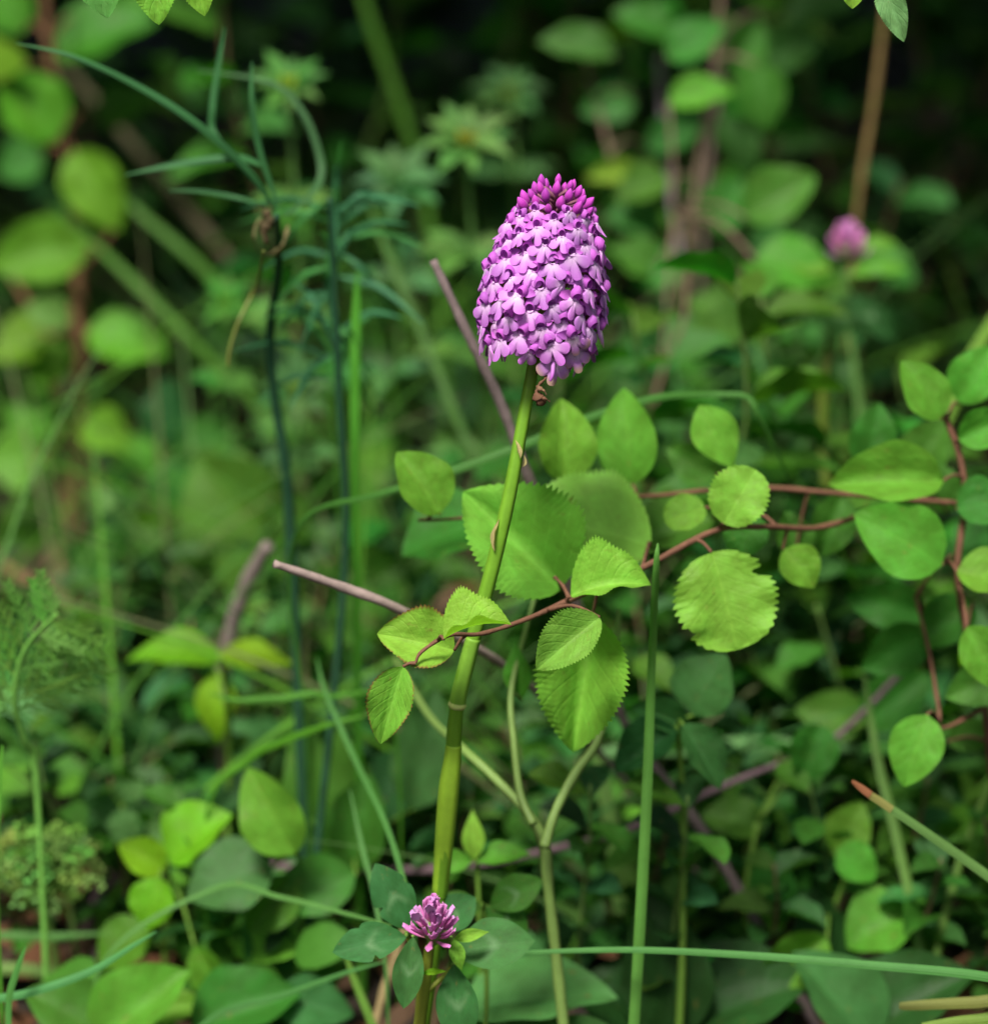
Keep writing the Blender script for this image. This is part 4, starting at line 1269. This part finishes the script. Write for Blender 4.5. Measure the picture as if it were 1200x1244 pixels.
plant('young_shoot', 'yellow-green young leaves low beneath the pale round clover leaves', 'wild plant',
      [[(200, 1230, 1.2, 4), (202, 1100, 1.19, 4), (204, 1062, 1.18, 3)]],
      [('ovate', 245, 1020, 96, 66, 38, 1.16, 'y', dict(face=0.6)), ('ovate', 172, 1042, 66, 46, 150, 1.16, 'y', dict(face=0.6)), ('ovate', 187, 1098, 64, 58, 258, 1.15, 'y', dict(face=0.7)),
       ('ovate', 152, 1152, 80, 60, 220, 1.17, 'o'), ('ovate', 258, 1188, 86, 44, 300, 1.16, 'o'), ('ovate', 120, 1210, 90, 60, 200, 1.2, 'm'), ('ovate', 190, 1230, 120, 60, 10, 1.17, 'g')])
plant('white_clover', 'pale round clover leaflets above the yellow-green young leaves', 'clover',
      [[(160, 1120, 1.26, 3), (150, 985, 1.25, 2.5)]],
      [('round', 158, 957, 38, 40, 70, 1.22, 'p'), ('round', 122, 985, 44, 44, 180, 1.22, 'p'), ('round', 152, 1004, 44, 40, 280, 1.21, 'p')], leafname='leaflet')
plant('white_clover', 'two pale clover leaflets beside the broad green leaf', 'clover',
      [[(205, 1120, 1.26, 3), (202, 1000, 1.25, 2.5)]],
      [('round', 204, 976, 40, 36, 85, 1.22, 'p'), ('round', 196, 1012, 36, 34, 200, 1.22, 'p')], leafname='leaflet')
plant('young_shoot', 'toothed green leaves on a low stem under the red-tipped grass blade', 'wild plant',
      [[(930, 1330, 1.17, 4), (925, 1180, 1.17, 4), (905, 1100, 1.17, 4), (920, 1000, 1.17, 3)],
       [(925, 1180, 1.17, 4), (1000, 1120, 1.165, 3.5), (1030, 1060, 1.16, 3)]],
      [('tooth', 962, 1170, 104, 70, 215, 1.14, 'g', dict(face=0.6)), ('ovate', 1068, 1130, 90, 76, 210, 1.15, 'g'), ('ovate', 936, 1075, 100, 60, 100, 1.17, 'm'), ('ovate', 1030, 1005, 70, 60, 60, 1.16, 'g'), ('ovate', 1040, 1050, 60, 50, 320, 1.15, 'g'),
       ('ovate', 985, 915, 76, 60, 250, 1.16, 'm'), ('ovate', 890, 1000, 80, 50, 170, 1.18, 'm'), ('ovate', 970, 1010, 70, 50, 60, 1.2, 'd'), ('ovate', 880, 1130, 100, 60, 200, 1.2, 'd'), ('ovate', 1090, 850, 100, 70, 40, 1.22, 'm'), ('ovate', 1010, 870, 90, 60, 170, 1.22, 'm')])

plant('dock_leaf', 'wide deep green leaf lying low under the long level grass blade', 'wild plant',
      [[(850, 1320, 1.17, 6), (846, 1270, 1.17, 5)]],
      [('ovate', 800, 1175, 190, 110, 100, 1.16, 'd', dict(face=0.5)), ('ovate', 905, 1225, 180, 100, 20, 1.17, 'd', dict(face=0.4)), ('ovate', 760, 1230, 150, 90, 160, 1.18, 'd', dict(face=0.4))])
plant('dock_leaf', 'bluish deep green leaves lying low behind the straw-coloured stalk', 'wild plant',
      [[(1050, 1320, 1.17, 6), (1046, 1270, 1.17, 5)]],
      [('ovate', 1010, 1215, 150, 90, 130, 1.16, 't', dict(face=0.45)), ('ovate', 1110, 1225, 170, 90, 30, 1.17, 'd', dict(face=0.4)), ('ovate', 1000, 1140, 130, 80, 100, 1.2, 'd', dict(face=0.5))])
plant('dock_leaf', 'broad bright green leaf low beneath the pale level grass stem', 'wild plant',
      [[(170, 1330, 1.2, 5), (172, 1290, 1.2, 4)]],
      [('ovate', 175, 1228, 150, 84, 40, 1.17, 'g', dict(face=0.45)), ('ovate', 90, 1240, 140, 80, 150, 1.18, 'm', dict(face=0.4)), ('ovate', 300, 1232, 140, 80, 20, 1.18, 'm', dict(face=0.4))])
plant('nettle_shoot', 'soft toothed green leaves low beside the thin grass blade near the clover', 'wild plant',
      [[(350, 1330, 1.16, 4), (345, 1230, 1.16, 4)]],
      [('tooth', 320, 1160, 110, 64, 115, 1.17, 't', dict(face=0.5)), ('tooth', 395, 1165, 100, 60, 60, 1.16, 'm', dict(face=0.5)), ('tooth', 380, 1225, 100, 60, 350, 1.14, 't', dict(face=0.5)), ('tooth', 300, 1215, 100, 60, 170, 1.15, 'm', dict(face=0.5))])

# feathery leaf and umbel by the left edge
def feathery(label, pts, n, ln, col):
    wp = [(P(a[0], a[1], a[2]), a[3] * 0.00025 * a[2]) for a in pts]
    g = ground_below(wp[0][0])
    root = thing('wild_carrot', label, 'wild plant', g + Vector((0, 0, 0.012)))
    wp.insert(0, (g, wp[0][1]))
    tube('stalk', root, wp, MAT['stem'], col, 7, 6)
    dense = spline([tuple(p) + (r,) for p, r in wp], 20)
    N = len(dense)
    r = random.Random(n)
    for i in range(n):
        t = 0.52 + 0.47 * i / n
        c = Vector(dense[min(N - 1, int(t * N))][:3])
        c2 = Vector(dense[min(N - 1, int(t * N) + 2)][:3])
        ax = (c2 - c).normalized() if (c2 - c).length > 1e-6 else Vector((0, 0, 1))
        sd = ax.cross(-FWD).normalized() * (1 if i % 2 else -1)
        L = ln * 0.00025 * (1 - 0.6 * i / n) * r.uniform(0.8, 1.15)
        V, F = [], []
        dr = (sd + ax * 0.6 + rv(r) * 0.15).normalized()
        nn = dr.cross(ax).normalized()
        ac = nn.cross(dr)
        def seg(p, d, l, w_):
            s = d.cross(nn).normalized() * w_
            b = len(V)
            V.extend([p - s * 0.5, p + s * 0.5, p + d * l * 0.5 + s + nn * l * 0.06, p + d * l * 0.5 - s + nn * l * 0.06, p + d * l])
            F.extend([(b, b + 1, b + 2, b + 3), (b + 3, b + 2, b + 4)])
        o0 = c - root.location
        seg(o0, dr, L, 0.0008)
        for q in range(8):
            f = (q + 1) / 9
            for s in (-1, 1):
                d2 = (dr * 0.75 + ac * s * 0.8 + rv(r) * 0.2).normalized()
                seg(o0 + dr * L * f, d2, L * 0.36 * (1 - f * 0.6), 0.0006)
        me = mesh_from('pinna', V, F, MAT['blade'], [(0.5, 0.5)] * len(V))
        obj('leaflet', me, root, None, tuple(v * r.uniform(0.8, 1.2) for v in col))


feathery('feathery finely cut green leaf fanning out above the umbel', [(45, 960, 1.13, 4), (30, 900, 1.12, 4), (18, 850, 1.11, 4), (30, 790, 1.10, 3), (70, 745, 1.09, 1.5)], 17, 165, (0.13, 0.33, 0.06))
feathery('smaller feathery cut leaf behind the fanned one', [(-20, 960, 1.2, 5), (-10, 880, 1.2, 4), (30, 820, 1.2, 3), (110, 770, 1.14, 1.5)], 14, 140, (0.10, 0.28, 0.06))


def umbel(label, cx, cy, d, wpx, n, col):
    g = ground_below(P(cx, cy + 160, d + 0.03))
    root = thing('wild_carrot', label, 'wild plant', g + Vector((0, 0, 0.012)))
    hub = P(cx + 4, cy + 46, d + 0.015)
    tube('stalk', root, [(g, 0.0016), ((g + hub) / 2 + Vector((0.004, 0, 0)), 0.0015), (hub, 0.0013)], MAT['stem'], (0.12, 0.24, 0.05), 8, 6)
    r = random.Random(n)
    for i in range(n):
        f = math.sqrt((i + 0.5) / n)
        th = i * 2.4
        c = P(cx + math.cos(th) * f * wpx / 2, cy + math.sin(th) * f * wpx * 0.36 - (1 - f * f) * 16, d + r.uniform(-0.012, 0.012))
        tube('ray', root, [(hub, 0.0004), ((hub + c) / 2 + Vector((0, 0, -0.002)), 0.0004), (c, 0.0004)], MAT['stem'], (0.14, 0.27, 0.05), 5, 3)
        V, F = [], []
        for q in range(15):
            v = rv(r)
            v.z = abs(v.z) * 0.6
            p = c + v * 0.0052 - root.location
            s = r.uniform(0.0008, 0.0014)
            b = len(V)
            for ux, uy, uz in ((1, 0, 0), (-1, 0, 0), (0, 1, 0), (0, -1, 0), (0, 0, 1), (0, 0, -1)):
                V.append(p + Vector((ux, uy, uz)) * s)
            for a_, b_, c_ in ((0, 2, 4), (2, 1, 4), (1, 3, 4), (3, 0, 4), (2, 0, 5), (1, 2, 5), (3, 1, 5), (0, 3, 5)):
                F.append((b + a_, b + b_, b + c_))
        o = obj('flower_cluster', mesh_from('umbellet', V, F, MAT['stem'], [(0.5, 0.5)] * len(V)), root, None, tuple(v_ * r.uniform(0.75, 1.25) for v_ in (col if r.random() > 0.12 else (0.22, 0.26, 0.05))))
        o['kind'] = 'stuff'


umbel('round umbel of tiny pale green buds by the dark fallen stick', 52, 1058, 1.17, 140, 34, (0.14, 0.31, 0.06))

# left shrub of round leaves, out of focus
LB = (0.095, 0.245, 0.016)
plant('dogwood_shrub', 'tall blurred shrub with bright round leaves on brown stems', 'shrub',
      [[(98, 900, 1.56, 8), (94, 660, 1.55, 8), (97, 480, 1.54, 8), (94, 330, 1.53, 7), (80, 180, 1.52, 6), (60, 60, 1.51, 5), (50, -60, 1.5, 4)],
       [(92, 660, 1.55, 8), (76, 560, 1.55, 8), (68, 450, 1.55, 7), (40, 380, 1.55, 5), (10, 330, 1.55, 3)],
       [(94, 330, 1.53, 4), (130, 290, 1.53, 3), (140, 260, 1.53, 2)]],
      [('ovate', 34, 132, 104, 84, 130, 1.49, LB), ('ovate', 118, 232, 112, 74, 300, 1.49, LB), ('ovate', 48, 312, 122, 84, 190, 1.48, LB), ('ovate', 130, 48, 130, 78, 20, 1.55, (0.05, 0.16, 0.012)),
       ('point', -6, 70, 60, 90, 100, 1.48, LB), ('ovate', 155, 418, 104, 66, 345, 1.48, LB), ('ovate', 58, 382, 60, 44, 160, 1.46, (0.10, 0.22, 0.04)), ('point', 20, 425, 80, 66, 200, 1.52, LB),
       ('ovate', 60, 440, 60, 60, 270, 1.52, LB), ('point', 132, 530, 72, 60, 330, 1.48, LB), ('ovate', 168, 556, 60, 52, 310, 1.50, 'g'), ('point', 12, 560, 70, 84, 180, 1.5, 'g'),
       ('ovate', 40, 510, 60, 60, 150, 1.53, 'g'), ('point', 150, 600, 60, 50, 350, 1.52, 'm'), ('ovate', 122, 612, 46, 40, 260, 1.48, 'p'), ('point', 142, 655, 60, 50, 300, 1.52, 'm'),
       ('ovate', 40, 640, 80, 70, 220, 1.53, 'm'), ('point', 110, 690, 80, 60, 280, 1.54, 'm'), ('ovate', 25, 200, 60, 60, 200, 1.56, 'm'), ('point', 160, 130, 90, 60, 20, 1.58, 'm'), ('ovate', 10, 10, 70, 60, 120, 1.55, 'g'),
       ('ovate', 150, 10, 100, 60, 30, 1.58, 'g')],
      stem_col=(0.13, 0.07, 0.035), stem_mat='bark', petiole=0.0009)
plant('dogwood_shrub', 'blurred low shoot with dull oval leaves in front of the dark hollow', 'shrub',
      [[(215, 900, 1.5, 6), (208, 700, 1.48, 5), (204, 560, 1.47, 4), (200, 480, 1.46, 3)]],
      [('ovate', 204, 500, 84, 58, 90, 1.45, 'd'), ('round', 212, 592, 66, 60, 300, 1.45, 'm'), ('ovate', 180, 720, 90, 60, 200, 1.45, 'm'), ('ovate', 235, 745, 90, 60, 330, 1.44, 'd'), ('ovate', 180, 640, 60, 50, 160, 1.47, 'm'), ('ovate', 250, 540, 90, 50, 20, 1.48, 'm')])

# upper shrub to the right of the cone
UG = (0.035, 0.13, 0.022)
plant('privet_shrub', 'blurred shrub with many oval green leaves behind the orchid cone', 'shrub',
      [[(840, 760, 1.50, 8), (838, 520, 1.48, 7), (832, 350, 1.46, 6), (850, 200, 1.45, 5), (870, 60, 1.44, 4), (880, -60, 1.43, 3)],
       [(838, 520, 1.48, 6), (900, 330, 1.44, 4.5), (870, 280, 1.42, 4), (820, 262, 1.4, 3)],
       [(832, 350, 1.46, 4), (770, 290, 1.46, 3.5), (740, 180, 1.46, 3), (710, 70, 1.46, 3)]],
      [('ovate', 700, 60, 96, 48, 170, 1.45, UG), ('ovate', 852, 118, 82, 44, 10, 1.40, 'g'), ('ovate', 845, 50, 80, 56, 30, 1.42, 'm'), ('ovate', 925, 118, 80, 62, 280, 1.43, 'm'), ('ovate', 948, 238, 100, 72, 30, 1.36, 'm', dict(face=0.7)),
       ('ovate', 965, 328, 98, 72, 345, 1.35, 'g', dict(face=0.7)), ('ovate', 850, 432, 96, 70, 20, 1.38, 'm'), ('ovate', 872, 382, 80, 60, 160, 1.4, 'm'), ('ovate', 770, 316, 60, 54, 150, 1.42, 'm'), ('ovate', 780, 230, 70, 50, 200, 1.44, 'm'),
       ('ovate', 745, 215, 70, 30, 185, 1.46, (0.2, 0.3, 0.03)), ('ovate', 770, 270, 70, 46, 170, 1.45, UG), ('ovate', 800, 330, 70, 54, 210, 1.42, 'm'), ('ovate', 880, 250, 80, 60, 60, 1.42, 'm'), ('ovate', 905, 60, 80, 56, 60, 1.46, 'm'),
       ('ovate', 780, 30, 80, 50, 160, 1.48, 'm'), ('ovate', 740, 130, 70, 46, 190, 1.5, UG), ('ovate', 820, 170, 70, 46, 20, 1.5, UG), ('ovate', 890, 180, 80, 56, 300, 1.48, UG), ('ovate', 960, 60, 80, 60, 20, 1.48, UG), ('ovate', 1000, 20, 90, 50, 20, 1.5, UG),
       ('ovate', 930, 300, 70, 56, 170, 1.44, UG), ('ovate', 800, 395, 70, 50, 220, 1.44, UG), ('ovate', 870, 470, 80, 60, 330, 1.42, 'm'), ('ovate', 780, 440, 90, 60, 200, 1.45, UG), ('ovate', 820, 500, 100, 60, 200, 1.45, UG), ('ovate', 900, 510, 80, 50, 10, 1.45, UG)],
      stem_col=(0.14, 0.10, 0.07), stem_mat='bark', petiole=0.0008)


# whorled bedstraw shoots
def bedstraw(label, px, py, d, wpx, nl_, col, center, lower=3):
    top = P(px, py, d)
    g = ground_below(top, R.uniform(-0.02, 0.02), 0.01)
    root = thing('bedstraw', label, 'wild plant', g + Vector((0, 0, 0.012)))
    tube('stem', root, [(g, 0.0016), ((g + top) / 2 + Vector((0.006, 0, 0)), 0.0015), (top, 0.001)], MAT['stem'], (0.09, 0.2, 0.05), 7, 6)
    R_ = wpx * 0.00025 * d / 2
    for wv in range(lower + 1):
        c = top.lerp(g, 0.16 * wv)
        for q in range(nl_):
            an = 2 * math.pi * (q + 0.37 * wv) / nl_ + R.uniform(-0.15, 0.15)
            up = R.uniform(0.25, 0.6) if wv == 0 else R.uniform(-0.1, 0.3)
            dr = (RIGHT * math.cos(an) + (UPV * 0.85 + FWD * 0.45) * math.sin(an) + Vector((0, -0.4, 0.6)) * up).normalized() if wv == 0 else Vector((math.cos(an), math.sin(an) * 0.9, up)).normalized()
            L = R_ * R.uniform(0.8, 1.15) * (1 if wv == 0 else 1.15)
            obj('leaf', LM['lance', R.randrange(4)], root, leaf_matrix(c, c + dr * L, L * 0.40, Vector((0, -0.6, 1)), root.location), tuple(v * R.uniform(0.85, 1.15) for v in col))
    for q in range(5):
        an = q * 1.26
        dr = Vector((math.cos(an) * 0.5, math.sin(an) * 0.5, 1)).normalized()
        obj('leaf', LM['lance', q % 4], root, leaf_matrix(top, top + dr * R_ * 0.42, R_ * 0.2, Vector((0, -1, 0.4)), root.location), center)


bedstraw('blurred pale star-shaped whorl of leaves with a yellow centre behind the orchid cone', 566, 178, 1.34, 130, 9, (0.09, 0.22, 0.05), (0.3, 0.3, 0.03))
bedstraw('blurred blue-green whorled shoot beside the pale star-shaped whorl', 482, 228, 1.38, 120, 8, (0.07, 0.18, 0.06), (0.12, 0.28, 0.08))
bedstraw('blurred whorl with a yellow-green heart behind the narrow leaves', 350, 108, 1.34, 105, 9, (0.08, 0.21, 0.04), (0.3, 0.4, 0.03))
bedstraw('blurred small whorl in the dark gap under the tan leaning stick', 275, 372, 1.38, 80, 8, (0.07, 0.2, 0.03), (0.2, 0.36, 0.04), 2)
bedstraw('blurred pale whorled shoot behind the dark bluish stalk', 358, 480, 1.36, 110, 8, (0.055, 0.15, 0.045), (0.18, 0.3, 0.04), 2)
bedstraw('blurred whorl beside the grey stub of a twig', 296, 745, 1.30, 70, 8, (0.12, 0.28, 0.05), (0.2, 0.36, 0.04), 2)
bedstraw('blurred dull whorl at the edge of the dark hollow', 205, 735, 1.36, 100, 8, (0.10, 0.22, 0.07), (0.14, 0.28, 0.06), 2)
bedstraw('faint dark whorl high behind the orchid cone', 620, 118, 1.6, 100, 8, (0.06, 0.16, 0.04), (0.2, 0.25, 0.03), 2)


# ------------------------------------------------------------------ ordinary leafy shoots filling the shade
def make_shoot(seed, kind, n, size, cols, h):
    r = random.Random(seed)
    root = thing('leafy_shoot', 'leafy green shoot blurred in the shade of the thicket', 'wild plant', (0, 0, 0), 'leafy shoots in the shaded thicket')
    lean = Vector((r.uniform(-0.25, 0.25), r.uniform(-0.25, 0.25), 1)).normalized()
    pts = [(0, 0, -0.015, 0.0018)]
    p = Vector((0, 0, 0))
    for i in range(5):
        p = p + (lean + Vector((r.uniform(-0.18, 0.18), r.uniform(-0.18, 0.18), 0))) * h / 5
        pts.append((p.x, p.y, p.z, 0.0018 * (1 - 0.14 * (i + 1))))
    obj('stem', tube_mesh('shoot_stem', pts, MAT['stem'], 6, 4), root, None, r.choice([(0.09, 0.16, 0.04), (0.13, 0.09, 0.05)]))
    dense = [Vector(q[:3]) for q in spline(pts, 12)]
    for i in range(n):
        t = 0.22 + 0.78 * (i + r.random()) / n
        c = dense[min(len(dense) - 1, int(t * (len(dense) - 1)))]
        an = i * 2.4 + r.uniform(-0.4, 0.4)
        dr = Vector((math.cos(an), math.sin(an), r.uniform(-0.25, 0.45))).normalized()
        L = size * r.uniform(0.7, 1.2)
        nrm = Vector((r.uniform(-0.4, 0.4), r.uniform(-0.6, 0.2), 1))
        st = c + dr * L * 0.02
        obj('leaf', LM[kind, r.randrange(4)], root, leaf_matrix(st, st + dr * L, L * (0.62 if kind != 'lance' else 0.3), nrm, Vector((0, 0, 0))), tuple(v * r.uniform(0.8, 1.2) for v in r.choice(cols)))
    return root


def copy_tree(o, parent=None):
    c = o.copy()
    COL.objects.link(c)
    c.parent = parent
    for ch in o.children:
        copy_tree(ch, c)
    return c


DK = [GREEN['d'], GREEN['m'], GREEN['t'], GREEN['m']]
MD = [GREEN['m'], GREEN['m'], GREEN['t'], GREEN['d']]
protos = [make_shoot(1, 'ovate', 20, 0.028, MD, 0.24), make_shoot(2, 'round', 18, 0.025, DK, 0.20), make_shoot(3, 'point', 22, 0.030, DK, 0.26),
          make_shoot(4, 'obovate', 18, 0.024, MD, 0.16), make_shoot(5, 'ovate', 16, 0.022, DK, 0.11), make_shoot(6, 'lance', 22, 0.034, DK, 0.20)]
KINDN = ('oval-leaved', 'round-leaved', 'pointed-leaved', 'blunt-leaved', 'short oval-leaved', 'narrow-leaved')
usedp = set()
rs = random.Random(12)
ANCHORS = []
for phrase, key in (('forked pale stem', 'forked stem'), ('umbel of tiny buds', 'round umbel'), ('pale star-shaped whorl', 'blurred pale star'), ('tall tan dry stem', 'tall tan dry'), ('pink distant clover', 'small blurred pink clover'),
                    ('big round leaf', 'big round blurred'), ('broad bluish leaf', 'broad bluish leaf'), ('drooping leaf pair', 'yellow-green drooping leaf pair'), ('pale upright grass stem', 'pale upright grass'), ('feathery leaf', 'feathery finely'),
                    ('dark bluish stalk', 'dark bluish stalk'), ('oval-leaved shrub', 'blurred shrub with many oval'), ('round-leaved shrub', 'tall blurred shrub'), ('yellowing grass stem', 'yellowing blurred'), ('three-part leaf', 'drooping dark three-part'),
                    ('toothed low stem', 'toothed green leaves on'), ('bright trefoil', 'small bright trefoil'), ('lilac-grey twig', 'blurred lilac-grey'), ('leaning tan stick', 'blurred tan stick'), ('yellow-green leaves', 'yellow-green young'),
                    ('pale round clover leaflets', 'pale round clover'), ('upright plum sapling', 'red-brown plum sapling'), ('tall grass blade', 'tall straight blue-green'), ('orchid stem', 'tall purple pyramidal'), ('faint dark whorl', 'faint dark whorl'),
                    ('yellow-hearted whorl', 'blurred whorl with a yellow'), ('blue-green whorl', 'blurred blue-green whorled'), ('dull oval-leaved shoot', 'blurred low shoot'), ('grey twig stub', 'blurred grey stub'), ('tan arching twig', 'tan blurred twig')):
    hit = [q for q in COL.objects if str(q.get('label', '')).startswith(key) or (key == 'forked stem' and 'forked stem' in str(q.get('label', '')) and q.name.startswith('forked'))]
    if hit:
        ANCHORS.append((phrase, hit[0].location.copy()))
# (photo column range, distance range, how many, kinds, where)
for x0, x1, d0, d1, n, prs, where in (
        (-60, 420, 1.70, 2.05, 10, (0, 1, 2, 3), 'behind the tall round-leaved shrub'),
        (380, 760, 1.55, 2.1, 12, (0, 2, 5, 2), 'far behind the orchid cone'),
        (700, 1060, 1.52, 2.0, 12, (0, 1, 2, 3, 2), 'behind the oval-leaved shrub'),
        (1040, 1260, 1.5, 1.9, 6, (2, 5, 4), 'behind the pink distant clover'),
        (-40, 460, 1.24, 1.42, 8, (4, 3, 4), 'beneath the yellow-green drooping leaves'),
        (560, 1240, 1.22, 1.45, 28, (4, 3, 4, 0), 'beneath the plum sapling'),
        (330, 760, 1.13, 1.25, 12, (4, 4), 'low behind the pink clover'),
        (740, 1250, 1.20, 1.36, 13, (0, 3, 1, 3), 'among the plum sapling twigs'),
        (-20, 330, 1.30, 1.42, 4, (4, 4), 'in front of the round-leaved shrub'),
        (740, 1240, 1.13, 1.25, 16, (4, 4, 3), 'low behind the long level grass blade'),
        (-40, 340, 1.18, 1.3, 6, (4, 4), 'low among the yellow-green young leaves'),
        (-40, 420, 1.13, 1.19, 6, (4, 3), 'low under the curved grass blade'),
        (570, 1240, 1.09, 1.15, 8, (4, 3), 'low in front of the long grey twig')):
    for i in range(n):
        px = x0 + (x1 - x0) * (i + rs.random()) / n
        p = P(px, 622, rs.uniform(d0, d1))
        k = prs[i % len(prs)]
        o = protos[k] if k not in usedp else copy_tree(protos[k])
        usedp.add(k)
        sc = rs.uniform(0.8, 1.15) * (1.3 if d1 > 1.8 and x0 > 300 else 0.7 if d1 < 1.2 else 0.8 if where.startswith('low') else 1)
        o.location = (p.x, p.y, -0.004)
        o.rotation_euler = (0, 0, rs.uniform(0, 6.28))
        o.scale = (sc, sc, sc)
        near = min(ANCHORS, key=lambda q: (q[1].x - p.x) ** 2 + (q[1].y - p.y) ** 2)[0]
        o['label'] = KINDN[k] + ' shoot ' + where + ' by ' + near
        o['group'] = KINDN[k] + ' shoots ' + where

# ------------------------------------------------------------------ thin grass blades criss-crossing between the plants
rg = random.Random(77)
for x0, x1, d0, d1, n in ((-40, 470, 1.16, 1.45, 34), (470, 760, 1.12, 1.4, 18), (760, 1260, 1.12, 1.4, 30), (300, 1000, 1.45, 1.7, 16)):
    for i in range(n):
        p = P(x0 + (x1 - x0) * (i + rg.random()) / n, 622, rg.uniform(d0, d1))
        base = Vector((p.x, p.y, -0.01))
        h = rg.uniform(0.10, 0.30)
        lean = Vector((rg.uniform(-1.1, 1.1), rg.uniform(-0.35, 0.45), 0)) * h
        hw = rg.uniform(0.0005, 0.0012)
        droop = rg.uniform(0.1, 0.55)
        pts = [(base + Vector((0, 0, h * (t - droop * t * t))) + lean * t ** 1.6, hw * (1 - 0.95 * t ** 2.2)) for t in (0, 0.2, 0.45, 0.7, 0.9, 1.0)]
        near = min(ANCHORS, key=lambda q: (q[1].x - p.x) ** 2 + (q[1].y - p.y) ** 2)[0]
        o0 = Vector((base.x, base.y, 0))
        c = rg.choice([GREEN['m'], GREEN['g'], GREEN['t'], GREEN['g'], (0.10, 0.20, 0.06), (0.12, 0.14, 0.06)])
        b = obj('grass_blade', blade_mesh('thin_grass_blade', pts, o0, RIGHT), None, Matrix.Translation(o0), c)
        tag(b, 'thin grass blade arching ' + ('far behind' if d0 > 1.4 else 'beside') + ' the ' + near, 'grass blade', 'thin grass blades criss-crossing the undergrowth')
